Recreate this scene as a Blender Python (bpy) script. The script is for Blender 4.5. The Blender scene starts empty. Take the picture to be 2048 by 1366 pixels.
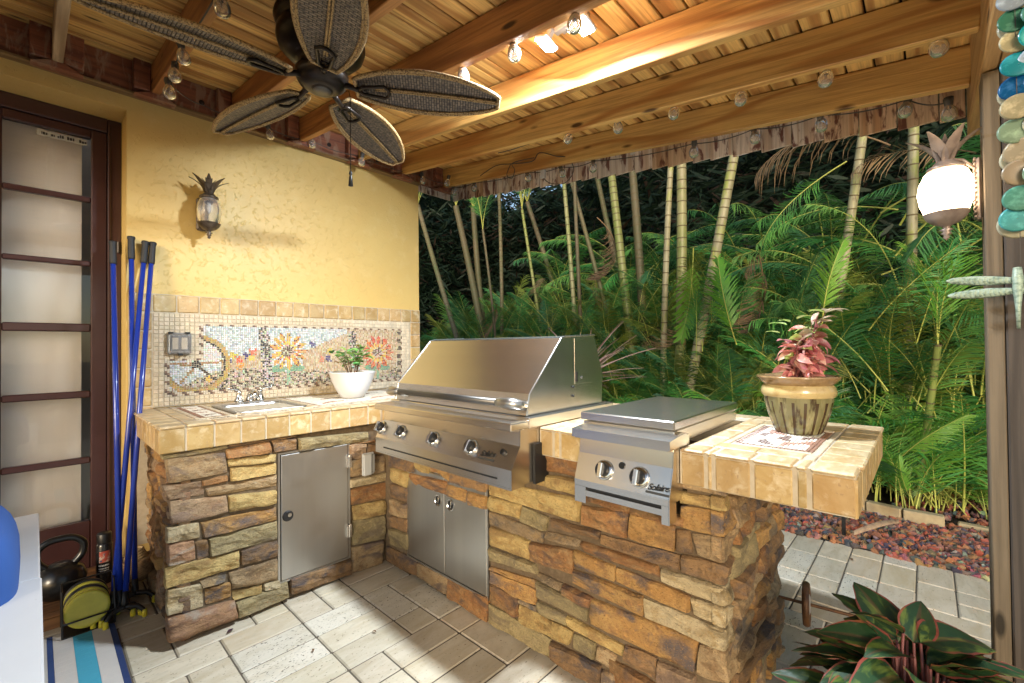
import bpy, math, random
from mathutils import Vector, Matrix, noise
PI = math.pi
S = bpy.context.scene
COL = S.collection
def R(d): return math.radians(d)

# ---------------------------------------------------------------- camera
F_PX, YAW, PIT, ROL, CAMH = 888.0, R(43.0), R(.68), R(-.53), 1.25
_v = Vector((math.cos(YAW)*math.cos(PIT), math.sin(YAW)*math.cos(PIT), math.sin(PIT)))
_r = Vector((math.sin(YAW), -math.cos(YAW), 0)); _u = _r.cross(_v)
_r2 = _r*math.cos(ROL)+_u*math.sin(ROL); _u2 = -_r*math.sin(ROL)+_u*math.cos(ROL)
cam = bpy.data.cameras.new('camera'); camo = bpy.data.objects.new('camera', cam); COL.objects.link(camo)
cam.sensor_width = 36; cam.lens = 36*F_PX/2048; cam.clip_start = .02; cam.clip_end = 500
camo.matrix_world = Matrix(((_r2.x,_u2.x,-_v.x,0),(_r2.y,_u2.y,-_v.y,0),(_r2.z,_u2.z,-_v.z,CAMH),(0,0,0,1)))
S.camera = camo
# ---------------------------------------------------------------- dusk sky and weak low sun
world = bpy.data.worlds.new('World'); S.world = world; world.use_nodes = True
wn = world.node_tree.nodes; wl = world.node_tree.links
sky = wn.new('ShaderNodeTexSky'); sky.sky_type = 'NISHITA'; sky.sun_disc = False
SUN_EL, SUN_AZ = R(14), R(236)
sky.sun_elevation = SUN_EL; sky.sun_rotation = SUN_AZ; sky.altitude = 0
wl.new(sky.outputs[0], wn['Background'].inputs[0]); wn['Background'].inputs[1].default_value = .074
sd = bpy.data.lights.new('sun', 'SUN'); sd.energy = .85; sd.angle = R(14); sd.color = (1, .84, .62)
so = bpy.data.objects.new('sun', sd); COL.objects.link(so)
# direction towards the sun (Nishita rotation is measured clockwise from +Y)
sdir = Vector((math.sin(SUN_AZ)*math.cos(SUN_EL), math.cos(SUN_AZ)*math.cos(SUN_EL), math.sin(SUN_EL)))
so.rotation_euler = sdir.to_track_quat('Z', 'Y').to_euler()
vs = S.view_settings; vs.view_transform = 'Standard'; vs.look = 'None'; vs.exposure = 1.5; vs.gamma = 1; vs.use_curve_mapping = False
FLOOD_W, LANTERN_W = 20.0, 30.0

# ---------------------------------------------------------------- node materials
def nd(nt, t, **kw):
    n = nt.nodes.new(t)
    for k, v in kw.items(): setattr(n, k, v)
    return n
def rgba(c): return (c[0], c[1], c[2], 1)
def coords(nt, kind, scale, rnd):
    if kind == 'obj': src = nd(nt, 'ShaderNodeTexCoord').outputs['Object']
    else: src = nd(nt, 'ShaderNodeNewGeometry').outputs['Position']
    oi = nd(nt, 'ShaderNodeObjectInfo')
    m = nd(nt, 'ShaderNodeVectorMath', operation='MULTIPLY'); nt.links.new(src, m.inputs[0]); m.inputs[1].default_value = scale
    a = nd(nt, 'ShaderNodeVectorMath', operation='MULTIPLY_ADD')
    nt.links.new(oi.outputs['Random'], a.inputs[0]); a.inputs[1].default_value = (rnd, rnd*1.7, rnd*.6); nt.links.new(m.outputs[0], a.inputs[2])
    return a.outputs[0], oi.outputs['Random']
def ramp(nt, src, lo, hi):
    m = nd(nt, 'ShaderNodeMapRange'); m.inputs['From Min'].default_value = lo; m.inputs['From Max'].default_value = hi
    m.clamp = True; nt.links.new(src, m.inputs['Value']); return m.outputs[0]
def mixc(nt, fac, a, b, mode='MIX'):
    m = nd(nt, 'ShaderNodeMix', data_type='RGBA', blend_type=mode)
    if hasattr(fac, 'is_output') or not isinstance(fac, (int, float)): nt.links.new(fac, m.inputs[0])
    else: m.inputs[0].default_value = fac
    for s, i in ((a, 6), (b, 7)):
        if isinstance(s, tuple): m.inputs[i].default_value = rgba(s)
        else: nt.links.new(s, m.inputs[i])
    return m.outputs[2]
def noise_n(nt, vec, scale, detail=5, rough=.6, dist=0):
    n = nd(nt, 'ShaderNodeTexNoise'); n.inputs['Scale'].default_value = scale; n.inputs['Detail'].default_value = detail
    n.inputs['Roughness'].default_value = rough; n.inputs['Distortion'].default_value = dist
    nt.links.new(vec, n.inputs['Vector']); return n.outputs['Fac']
MATS = {}
def mat(name, base, rough=.6, metal=0, layers=(), bump=(), kind='pos', stretch=(1,1,1), rnd=9.0, var=.0, hue=0, spec=.5, coat=0, attr=False, trans=0, emit=None, ior=None, aniso=0, sub=0):
    """layers: (scale, colour, lo, hi[, distortion]); bump: (scale, strength, distance)"""
    if name in MATS: return MATS[name]
    m = bpy.data.materials.new(name); m.use_nodes = True; nt = m.node_tree
    b = nt.nodes['Principled BSDF']; vec, ran = coords(nt, kind, stretch, rnd)
    if attr:
        at = nd(nt, 'ShaderNodeAttribute', attribute_name='tint'); c = at.outputs['Color']
    else:
        rg = nd(nt, 'ShaderNodeRGB'); rg.outputs[0].default_value = rgba(base); c = rg.outputs[0]
    for L in layers:
        f = ramp(nt, noise_n(nt, vec, L[0], 6, .62, L[4] if len(L) > 4 else 0), L[2], L[3])
        c = mixc(nt, f, c, tuple(L[1]))
    if var or hue:
        h = nd(nt, 'ShaderNodeHueSaturation'); nt.links.new(c, h.inputs['Color'])
        h.inputs['Value'].default_value = 1
        mr = nd(nt, 'ShaderNodeMapRange'); nt.links.new(ran, mr.inputs[0]); mr.inputs[3].default_value = 1-var; mr.inputs[4].default_value = 1+var
        nt.links.new(mr.outputs[0], h.inputs['Value'])
        if hue:
            w = nd(nt, 'ShaderNodeTexWhiteNoise', noise_dimensions='1D'); nt.links.new(ran, w.inputs['W'])
            m2 = nd(nt, 'ShaderNodeMapRange'); nt.links.new(w.outputs['Value'], m2.inputs[0]); m2.inputs[3].default_value = .5-hue; m2.inputs[4].default_value = .5+hue
            nt.links.new(m2.outputs[0], h.inputs['Hue'])
        c = h.outputs[0]
    nt.links.new(c, b.inputs['Base Color'])
    b.inputs['Roughness'].default_value = rough; b.inputs['Metallic'].default_value = metal
    b.inputs['Specular IOR Level'].default_value = spec
    if coat: b.inputs['Coat Weight'].default_value = coat; b.inputs['Coat Roughness'].default_value = .15
    if trans: b.inputs['Transmission Weight'].default_value = trans
    if ior: b.inputs['IOR'].default_value = ior
    if aniso: b.inputs['Anisotropic'].default_value = aniso
    if sub: b.inputs['Subsurface Weight'].default_value = sub; b.inputs['Subsurface Scale'].default_value = .02
    if emit: b.inputs['Emission Color'].default_value = rgba(emit[0]); b.inputs['Emission Strength'].default_value = emit[1]
    prev = None
    for sc, st, di in bump:
        bn = nd(nt, 'ShaderNodeBump'); bn.inputs['Strength'].default_value = st; bn.inputs['Distance'].default_value = di
        nt.links.new(noise_n(nt, vec, sc, 6, .65), bn.inputs['Height'])
        if prev: nt.links.new(prev, bn.inputs['Normal'])
        prev = bn.outputs[0]
    if prev: nt.links.new(prev, b.inputs['Normal'])
    MATS[name] = m; return m
def wood(name, light, dark, axis=1, rough=.55, figure=9, knots=True, var=.12, cross=5.0, weather=None):
    if name in MATS: return MATS[name]
    m = bpy.data.materials.new(name); m.use_nodes = True; nt = m.node_tree; b = nt.nodes['Principled BSDF']
    sc = [cross, cross, cross]; sc[axis] = .45
    vec, ran = coords(nt, 'obj', tuple(sc), 31.0)
    n = noise_n(nt, vec, 1.0, 2, .4, .25)
    mu = nd(nt, 'ShaderNodeMath', operation='MULTIPLY'); nt.links.new(n, mu.inputs[0]); mu.inputs[1].default_value = figure*6.28
    si = nd(nt, 'ShaderNodeMath', operation='SINE'); nt.links.new(mu.outputs[0], si.inputs[0])
    f = ramp(nt, si.outputs[0], .05, .95)
    c = mixc(nt, f, tuple(light), tuple(dark))
    sf = [60, 60, 60]; sf[axis] = 2.0
    v2, _ = coords(nt, 'obj', tuple(sf), 17.0)
    fine = ramp(nt, noise_n(nt, v2, 1.0, 4, .7), .42, .68)
    c = mixc(nt, fine, c, mixc(nt, .62, c, tuple(x*.45 for x in dark)))
    v4, _ = coords(nt, 'obj', (1, 1, 1), 5.0)
    big = ramp(nt, noise_n(nt, v4, 1.6, 3, .5), .35, .7)
    c = mixc(nt, big, c, mixc(nt, .35, c, tuple(x*.7 for x in light)))
    if knots:
        ks = [8.5, 8.5, 8.5]; ks[axis] = 2.6
        v3, _ = coords(nt, 'obj', tuple(ks), 23.0)
        vo = nd(nt, 'ShaderNodeTexVoronoi'); nt.links.new(v3, vo.inputs['Vector']); vo.inputs['Scale'].default_value = 1.0
        k = ramp(nt, vo.outputs['Distance'], .13, .07)
        c = mixc(nt, k, c, tuple(x*.22 for x in dark))
    if weather:
        v5, _ = coords(nt, 'obj', (22, 22, 6), 5.0)
        c = mixc(nt, ramp(nt, noise_n(nt, v5, 1.0, 5, .6, .6), .52, .60), c, tuple(weather))
    h = nd(nt, 'ShaderNodeHueSaturation'); nt.links.new(c, h.inputs['Color'])
    mr = nd(nt, 'ShaderNodeMapRange'); nt.links.new(ran, mr.inputs[0]); mr.inputs[3].default_value = 1-var; mr.inputs[4].default_value = 1+var
    nt.links.new(mr.outputs[0], h.inputs['Value']); nt.links.new(h.outputs[0], b.inputs['Base Color'])
    b.inputs['Roughness'].default_value = rough
    bn = nd(nt, 'ShaderNodeBump'); bn.inputs['Strength'].default_value = .35; bn.inputs['Distance'].default_value = .002
    nt.links.new(fine, bn.inputs['Height']); nt.links.new(bn.outputs[0], b.inputs['Normal'])
    MATS[name] = m; return m
def leafmat(name, col, vein=None, rough=.4, tr=.35, layers=(), var=.25, hue=.02):
    m = mat(name, col, rough, layers=layers, var=var, hue=hue, spec=.4)
    nt = m.node_tree; b = nt.nodes['Principled BSDF']; o = nt.nodes['Material Output']
    t = nd(nt, 'ShaderNodeBsdfTranslucent'); mx = nd(nt, 'ShaderNodeMixShader'); mx.inputs[0].default_value = tr
    src = b.inputs['Base Color'].links[0].from_socket
    nt.links.new(src, t.inputs[0]); nt.links.new(b.outputs[0], mx.inputs[1]); nt.links.new(t.outputs[0], mx.inputs[2]); nt.links.new(mx.outputs[0], o.inputs[0])
    return m

# ---------------------------------------------------------------- mesh builder
class MB:
    def __init__(s): s.v = []; s.f = []; s.mi = []; s.sm = []; s.tint = []; s.cur = 0; s.smooth = False; s.c = None; s.M = None
    def add(s, vs_, fs):
        o = len(s.v)
        if s.M is not None: vs_ = [s.M @ Vector(p) for p in vs_]
        s.v += [tuple(p) for p in vs_]
        for f in fs:
            s.f.append(tuple(i+o for i in f)); s.mi.append(s.cur); s.sm.append(s.smooth); s.tint.append(s.c)
    def box(s, x0, x1, y0, y1, z0, z1, c=0):
        if x1 < x0: x0, x1 = x1, x0
        if y1 < y0: y0, y1 = y1, y0
        if z1 < z0: z0, z1 = z1, z0
        if c <= 0:
            s.add([(x, y, z) for x in (x0, x1) for y in (y0, y1) for z in (z0, z1)],
                  [(0,1,3,2),(4,6,7,5),(0,4,5,1),(2,3,7,6),(0,2,6,4),(1,5,7,3)]); return
        c = min(c, (x1-x0)*.45, (y1-y0)*.45, (z1-z0)*.45)
        lo = (x0, y0, z0); hi = (x1, y1, z1); vs_ = []; idx = {}
        for sx in (0,1):
            for sy in (0,1):
                for sz in (0,1):
                    sg = (sx, sy, sz)
                    for ax in range(3):
                        p = []
                        for k in range(3):
                            e = hi[k] if sg[k] else lo[k]
                            if k != ax: e += -c if sg[k] else c
                            p.append(e)
                        idx[(sx,sy,sz,ax)] = len(vs_); vs_.append(tuple(p))
        fs = []
        cyc = [(0,0),(1,0),(1,1),(0,1)]
        for ax in range(3):
            a, b = [k for k in range(3) if k != ax]
            for sg in (0,1):
                q = []
                for ca, cb in cyc:
                    t = [0,0,0]; t[ax] = sg; t[a] = ca; t[b] = cb
                    q.append(idx[(t[0],t[1],t[2],ax)])
                flip = (sg == 0) ^ (ax == 1)
                fs.append(tuple(reversed(q)) if flip else tuple(q))
        for ax in range(3):
            a, b = [k for k in range(3) if k != ax]
            for sa in (0,1):
                for sb in (0,1):
                    t0 = [0,0,0]; t0[a] = sa; t0[b] = sb; t1 = list(t0); t1[ax] = 1
                    q = [idx[(*t0,a)], idx[(*t1,a)], idx[(*t1,b)], idx[(*t0,b)]]
                    flip = (sa ^ sb) ^ (ax == 1)
                    fs.append(tuple(q) if flip else tuple(reversed(q)))
        for sx in (0,1):
            for sy in (0,1):
                for sz in (0,1):
                    q = (idx[(sx,sy,sz,0)], idx[(sx,sy,sz,1)], idx[(sx,sy,sz,2)])
                    fs.append(q if (sx+sy+sz) % 2 else tuple(reversed(q)))
        s.add(vs_, fs)
    def prism(s, poly, a0, a1, axis='y'):
        """poly: list of 2d points extruded between a0 and a1 along axis"""
        n = len(poly)
        def P(p, a): return {'y': (p[0], a, p[1]), 'x': (a, p[0], p[1]), 'z': (p[0], p[1], a)}[axis]
        vs_ = [P(p, a0) for p in poly]+[P(p, a1) for p in poly]
        fs = [tuple(range(n-1, -1, -1)), tuple(range(n, 2*n))]+[(i, (i+1) % n, n+(i+1) % n, n+i) for i in range(n)]
        s.add(vs_, fs)
    def lathe(s, prof, seg=20, M=None, caps=True):
        vs_ = []; fs = []
        for r, z in prof:
            for k in range(seg):
                a = 2*PI*k/seg; vs_.append((r*math.cos(a), r*math.sin(a), z))
        for i in range(len(prof)-1):
            for k in range(seg):
                k2 = (k+1) % seg; fs.append((i*seg+k, i*seg+k2, (i+1)*seg+k2, (i+1)*seg+k))
        if caps:
            fs.append(tuple(reversed(range(seg)))); fs.append(tuple(range((len(prof)-1)*seg, len(prof)*seg)))
        if M is not None: vs_ = [M @ Vector(p) for p in vs_]
        s.add(vs_, fs)
    def tube(s, pts, rad, seg=8, caps=True):
        pts = [Vector(p) for p in pts]; n = len(pts)
        rad = rad if isinstance(rad, (list, tuple)) else [rad]*n
        up = Vector((0,0,1)); vs_ = []; fs = []; prev = None
        for i, p in enumerate(pts):
            t = (pts[min(i+1, n-1)]-pts[max(i-1, 0)])
            t = t.normalized() if t.length > 1e-9 else Vector((0,0,1))
            if prev is None:
                x = t.orthogonal().normalized()
            else:
                x = prev-t*prev.dot(t); x = x.normalized() if x.length > 1e-6 else t.orthogonal().normalized()
            prev = x; y = t.cross(x)
            for k in range(seg):
                a = 2*PI*k/seg; vs_.append(p+(x*math.cos(a)+y*math.sin(a))*rad[i])
        for i in range(n-1):
            for k in range(seg):
                k2 = (k+1) % seg; fs.append((i*seg+k, i*seg+k2, (i+1)*seg+k2, (i+1)*seg+k))
        if caps: fs.append(tuple(reversed(range(seg)))); fs.append(tuple(range((n-1)*seg, n*seg)))
        s.add(vs_, fs)
    def mesh(s, name, mats):
        me = bpy.data.meshes.new(name); me.from_pydata(s.v, [], s.f)
        for m in (mats if isinstance(mats, (list, tuple)) else [mats]): me.materials.append(m)
        me.polygons.foreach_set('material_index', s.mi); me.polygons.foreach_set('use_smooth', s.sm)
        if any(t is not None for t in s.tint):
            a = me.color_attributes.new('tint', 'FLOAT_COLOR', 'CORNER'); buf = []
            for p, t in zip(me.polygons, s.tint):
                t = t or (.5,.5,.5)
                buf += [t[0], t[1], t[2], 1]*p.loop_total
            a.data.foreach_set('color', buf)
        me.update(); return me
    def build(s, name, mats, parent=None, **kw):
        return link(name, s.mesh(name, mats), parent, **kw)
def link(name, me, parent=None, loc=None, rot=None, label=None, cat=None, group=None, kind=None):
    o = bpy.data.objects.new(name, me); COL.objects.link(o)
    if parent is not None:
        o.parent = parent
    if loc is not None: o.location = loc
    if rot is not None: o.rotation_euler = rot
    if label: o['label'] = label
    if cat: o['category'] = cat
    if group: o['group'] = group
    if kind: o['kind'] = kind
    return o
def thing(name, label, cat, loc=(0,0,0), rz=0, group=None):
    return link(name, None, None, loc, (0,0,rz), label, cat, group)
def align(loc, zdir, xhint=(1,0,0)):
    z = Vector(zdir).normalized(); x = Vector(xhint); x = (x-z*x.dot(z))
    x = x.normalized() if x.length > 1e-4 else z.orthogonal().normalized()
    y = z.cross(x)
    return Matrix(((x.x,y.x,z.x,loc[0]),(x.y,y.y,z.y,loc[1]),(x.z,y.z,z.z,loc[2]),(0,0,0,1)))
rng = random.Random(7)

# ---------------------------------------------------------------- shared materials
steel = mat('brushed_steel', (.72,.69,.65), .26, 1, layers=[(3,(.62,.59,.55),.45,.7)], bump=[(260,.06,.0006)], stretch=(1,.02,1), rnd=3)
def smudge(m, lo, hi):
    nt = m.node_tree; b = nt.nodes['Principled BSDF']; vec, _ = coords(nt, 'pos', (1,1,1), 4)
    mr = nd(nt, 'ShaderNodeMapRange'); nt.links.new(noise_n(nt, vec, 5, 4, .55, .3), mr.inputs[0]); mr.inputs[1].default_value = .35; mr.inputs[2].default_value = .68; mr.inputs[3].default_value = lo; mr.inputs[4].default_value = hi
    nt.links.new(mr.outputs[0], b.inputs['Roughness'])
steel2 = mat('scuffed_steel', (.54,.53,.51), .36, 1, layers=[(6,(.48,.47,.46),.45,.72)], bump=[(220,.08,.0006)], stretch=(1,1,.03), rnd=3)
smudge(steel2, .32, .38)
chrome = mat('chrome', (.6,.6,.6), .16, 1)
satin = mat('satin_handle', (.46,.45,.43), .34, 1)
dark = mat('black_plastic', (.012,.012,.013), .4)
aged = mat('aged_pewter', (.11,.085,.065), .38, .5, layers=[(40,(.05,.035,.025),.45,.65)])
black_metal = mat('oiled_bronze', (.022,.016,.013), .33, .6, layers=[(9,(.06,.035,.02),.5,.75)])
stucco = None
def make_stucco():
    m = mat('yellow_stucco', (.63,.445,.155), .5, layers=[(2.2,(.61,.415,.135),.4,.7),(11,(.66,.49,.20),.55,.8)], rnd=0, spec=.45)
    nt = m.node_tree; b = nt.nodes['Principled BSDF']; vec, _ = coords(nt, 'pos', (1,1,1.0), 0)
    # knock-down trowel texture: plateaus with sharp lips
    n1 = noise_n(nt, vec, 30, 9, .70, .5); p1 = ramp(nt, n1, .55, .60)
    n2 = noise_n(nt, vec, 55, 4, .6)
    ad = nd(nt, 'ShaderNodeMath', operation='MULTIPLY_ADD'); nt.links.new(n2, ad.inputs[0]); ad.inputs[1].default_value = .18; nt.links.new(p1, ad.inputs[2])
    bn = nd(nt, 'ShaderNodeBump'); bn.inputs['Strength'].default_value = .5; bn.inputs['Distance'].default_value = .0026
    nt.links.new(ad.outputs[0], bn.inputs['Height']); nt.links.new(bn.outputs[0], b.inputs['Normal']); return m
stucco = make_stucco()
grout = mat('pale_grout', (.50,.43,.32), .9, layers=[(30,(.40,.33,.24),.4,.7)], rnd=0)
mortar = mat('dark_mortar', (.11,.075,.042), .95, layers=[(40,(.17,.12,.07),.4,.7)], bump=[(60,.6,.006)], rnd=0)
def stone(name, a, b_, c_, d=None):
    av = (.38,.25,.11); k = lambda c, f=.13: tuple(c[i]*(1-f)+av[i]*f for i in range(3)); a, b_, c_ = [tuple(.88*q for q in k(c)) for c in (a, b_, c_)]
    L = [(6, b_, .40, .60, .8), (4.5, tuple(x*.55 for x in c_), .53, .68, .9), (19, c_, .50, .66, .5), (45, tuple(min(.7, x*1.35) for x in a), .56, .68, .4)]
    if d: L.append((6.5, d, .52, .64, .7))
    L.append((130, tuple(x*.45 for x in a), .55, .68)); L.append((210, tuple(min(.75, x*1.5) for x in a), .60, .70))
    return mat(name, a, .82, layers=L, bump=[(10,.8,.014),(34,.9,.009),(130,.9,.0038)], var=.12, stretch=(1,1,1.8))
ST = {
 'tan': stone('stone_tan', (.38,.25,.125), (.44,.32,.18), (.26,.15,.07), (.14,.10,.08)),
 'rust': stone('stone_rust', (.32,.15,.05), (.25,.10,.032), (.36,.21,.09), (.10,.065,.05)),
 'brown': stone('stone_brown', (.22,.12,.055), (.29,.16,.065), (.12,.085,.07), (.075,.06,.06)),
 'olive': stone('stone_olive', (.31,.25,.12), (.25,.20,.11), (.38,.30,.15), (.17,.13,.08)),
 'yellow': stone('stone_yellow', (.46,.32,.115), (.52,.38,.15), (.38,.22,.065), (.26,.16,.06)),
 'pink': stone('stone_pink', (.38,.245,.14), (.44,.31,.19), (.29,.16,.085), (.20,.13,.09)),
 'cream': stone('stone_cream', (.50,.40,.235), (.56,.46,.29), (.38,.26,.11)),
 'orange': stone('stone_orange', (.42,.215,.06), (.46,.27,.09), (.28,.14,.055), (.11,.085,.08)),
 'red': stone('stone_red', (.35,.19,.095), (.40,.22,.13), (.24,.11,.07), (.30,.24,.18)),
 'grey': stone('stone_grey', (.26,.19,.115), (.33,.215,.10), (.16,.125,.09), (.09,.08,.075)),
}
SK = list(ST)
tile_mat = mat('travertine_tile', (.45,.315,.145), .5, layers=[(9,(.37,.235,.085),.42,.62,.6),(24,(.56,.45,.29),.52,.7,.4),(90,(.33,.22,.11),.60,.68)], bump=[(14,.35,.006),(70,.4,.0018)], var=.13, hue=.006)
tile_top = mat('worn_travertine', (.50,.375,.215), .42, layers=[(6,(.41,.27,.12),.45,.65,.5),(20,(.64,.53,.36),.5,.7)], bump=[(14,.3,.005),(70,.35,.0015)], var=.10, hue=.006, stretch=(1,2,1))
cream_tile = mat('cream_stone', (.58,.485,.35), .5, layers=[(40,(.48,.38,.25),.45,.65)], bump=[(60,.3,.001)], var=.10, hue=.008)
tint = mat('mosaic_glaze', (1,1,1), .35, attr=True, rnd=0)
rocktint = mat('lava_rock', (1,1,1), .9, attr=True, rnd=0, bump=[(60,.6,.004)])
glass = mat('clear_glass', (1,1,1), .02, trans=1.0, ior=1.45)
# ================================================================ ground
ground = MB(); ground.box(-60, 60, -60, 60, -.12, -.03)
soil = mat('dark_soil', (.035,.024,.016), .95, layers=[(3,(.06,.045,.03),.4,.7)], bump=[(25,.8,.02)], rnd=0)
ground.build('ground', soil, kind='structure')
slab = MB(); slab.box(-4, 3.425, -4, 3.36, -.03, -.006)
patio = slab.build('patio_floor', mat('paver_joint', (.10,.08,.058), .95, rnd=0), kind='structure')
def paver_mat(nm, c1, c2, pit, lo):
    m = mat(nm, c1, .6, layers=[(5,c2,.42,.66,.5),(15,tuple(x*.82 for x in c1),.55,.75,.8)], bump=[(9,.3,.006),(60,.25,.0015)], var=.07, hue=.004, stretch=(1,3,1), spec=.35)
    nt = m.node_tree; b = nt.nodes['Principled BSDF']; vec, _ = coords(nt, 'pos', (1,2.2,1), 5)
    n = noise_n(nt, vec, 75, 3, .55); f = ramp(nt, n, lo, lo+.05)
    src = b.inputs['Base Color'].links[0].from_socket
    nt.links.new(mixc(nt, f, src, pit), b.inputs['Base Color'])
    old = b.inputs['Normal'].links[0].from_socket
    bn = nd(nt, 'ShaderNodeBump', invert=True); bn.inputs['Strength'].default_value = .7; bn.inputs['Distance'].default_value = .003
    nt.links.new(f, bn.inputs['Height']); nt.links.new(old, bn.inputs['Normal']); nt.links.new(bn.outputs[0], b.inputs['Normal']); return m
PV = [paver_mat('travertine_paver', (.54,.475,.365), (.44,.37,.26), (.20,.16,.115), .645),
      paver_mat('travertine_honey', (.53,.46,.345), (.46,.375,.25), (.24,.18,.11), .67),
      paver_mat('travertine_pitted', (.58,.53,.435), (.50,.445,.34), (.13,.105,.08), .615)]
used = {}
pavers = []
U = .1455
fixed = [(6,11,1,2,2),(5,11,2,1,1),(3,11,2,1,0),(6,10,2,1,1),(4,10,2,1,0)]
def put(i, j, w, h, k):
    for a in range(w):
        for b_ in range(h): used[(i+a, j+b_)] = 1
    pavers.append((i, j, w, h, k))
for q in fixed:
    if not any((q[0]+a, q[1]+b_) in used for a in range(q[2]) for b_ in range(q[3])): put(*q)
r = random.Random(3)
for j in range(-14, 23):
    for i in range(-14, 21):
        if (i, j) in used: continue
        opts = [(1,1), (2,1), (2,1), (1,2), (2,1)]
        if i == 19 or i == 20: opts = [(1,1)]
        if i >= 19: opts = [(2,1)]
        w, h = r.choice(opts)
        if i+w > 21 or any((i+a, j+b_) in used for a in range(w) for b_ in range(h)): w, h = 1, 1
        put(i, j, w, h, r.choice((0,0,0,1,2)))
X0, Y0 = .398, .055
def pav_bm(i, j, w, h, k, mb, local):
    x0 = X0+i*U; y0 = Y0+j*U*1.005; x1 = x0+w*U; y1 = y0+h*U*1.005
    g = .0023; dz = r.uniform(-.002, .0005)
    cx, cy = (x0+x1)/2, (y0+y1)/2
    ox, oy = (cx, cy) if local else (0, 0)
    # worn, slightly irregular edges
    mb.box(x0+g-ox, x1-g-ox, y0+g-oy, y1-g-oy, -.028+dz, dz, .0055)
    return (cx, cy)
def vis(p):
    i, j, w, h, k = p; cx = X0+(i+w/2)*U; cy = Y0+(j+h/2)*U
    if cx > .1 and cx < 1.45 and cy > .85: return math.hypot(cx, cy)
    if cx > 1.2 and -.5 < cy < .9 and cx < 3.5: return math.hypot(cx, cy)+.2
    return 50+math.hypot(cx, cy)
pavers.sort(key=vis)
for p in pavers[:290]:
    mb = MB(); c = pav_bm(*p, mb, True); mb.build('paver', PV[p[4]], patio, loc=(c[0], c[1], 0))
for k in range(3):
    mb = MB()
    for p in pavers[290:]:
        if p[4] == k: pav_bm(*p, mb, False)
    if mb.v: mb.build('paver_field', PV[k], patio, kind='stuff')

# ================================================================ house wall with door opening
WY = 3.13
w = MB()
w.box(.33, 2.208, WY, WY+.24, -.03, 2.86)
w.box(-3.2, .33, WY, WY+.24, 2.545, 2.86)
w.box(-3.2, -1.15, WY, WY+.24, -.03, 2.545)
wall = w.build('house_wall', stucco, label='yellow textured stucco house wall behind the sink counter', cat='wall')
w = MB(); w.box(2.150, 2.208, WY+.245, 7, -.03, 3.0); w.build('wall_return', stucco, wall)
# ---- backsplash
bs = thing('backsplash', 'tiled backsplash with wagon wheel and sunflower mosaic on the yellow wall', 'backsplash', (0,0,0))
g_ = MB(); g_.box(.338, 2.2075, WY-.0100, WY-.0005, .932, 1.563); g_.box(.345, .43, WY-.0100, WY-.0005, .2, .931); g_.build('grout_bed', grout, bs)
def tile_mesh(w_, h_, d_, c, m, name='tile'):
    mb = MB(); mb.box(-w_/2, w_/2, -d_/2, d_/2, -h_/2, h_/2, c); return mb.mesh(name, m)
edges = [.438,.547,.654,.759,.865,.970,1.076,1.183,1.289,1.393,1.499,1.605,1.709,1.815,1.921,2.024,2.118,2.208]
for a, b_ in zip(edges[:-1], edges[1:]):
    link('tile', tile_mesh(b_-a-.006, .096, .012, .005, tile_mat), bs, ((a+b_)/2, WY-.010, 1.511), (0, R(rng.uniform(-.4,.4)), 0))
me = tile_mesh(.088, .097, .012, .005, tile_mat)
for k in range(7):
    link('tile', me, bs, (.390, WY-.010, 1.511-k*.1035), (0, R(rng.uniform(-.5,.5)), 0))
me = tile_mesh(.089, .097, .012, .005, tile_mat)
for k in range(1, 6): link('tile', me, bs, (2.160, WY-.010, 1.511-k*.1035), (0, R(rng.uniform(-.5,.5)), 0))
# small cream squares around the picture
def inpic(x, z):
    if not (.49 < x < 2.04 and .985 < z < 1.405): return False
    if x < .655 and z > 1.2: return False
    return True
px_, pz_ = .0237, .0237
cells = []
for i in range(70):
    for j in range(22):
        x = .441+(i+.5)*px_; z = .936+(j+.5)*pz_
        if x > 2.108 or inpic(x, z): continue
        cells.append((x, z))
cells.sort(key=lambda c: c[0])
me = tile_mesh(.0212, .0212, .008, .0015, cream_tile)
for x, z in cells[:298]: link('mosaic_square', me, bs, (x, WY-.010, z))
mb = MB()
for x, z in cells[298:]:
    t = rng.uniform(.85, 1.12); mb.c = (.60*t, .52*t, .40*t); mb.box(x-.0106, x+.0106, WY-.014, WY-.006, z-.0106, z+.0106, .0015)
mb.build('mosaic_squares', tint, bs, kind='stuff')
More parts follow.
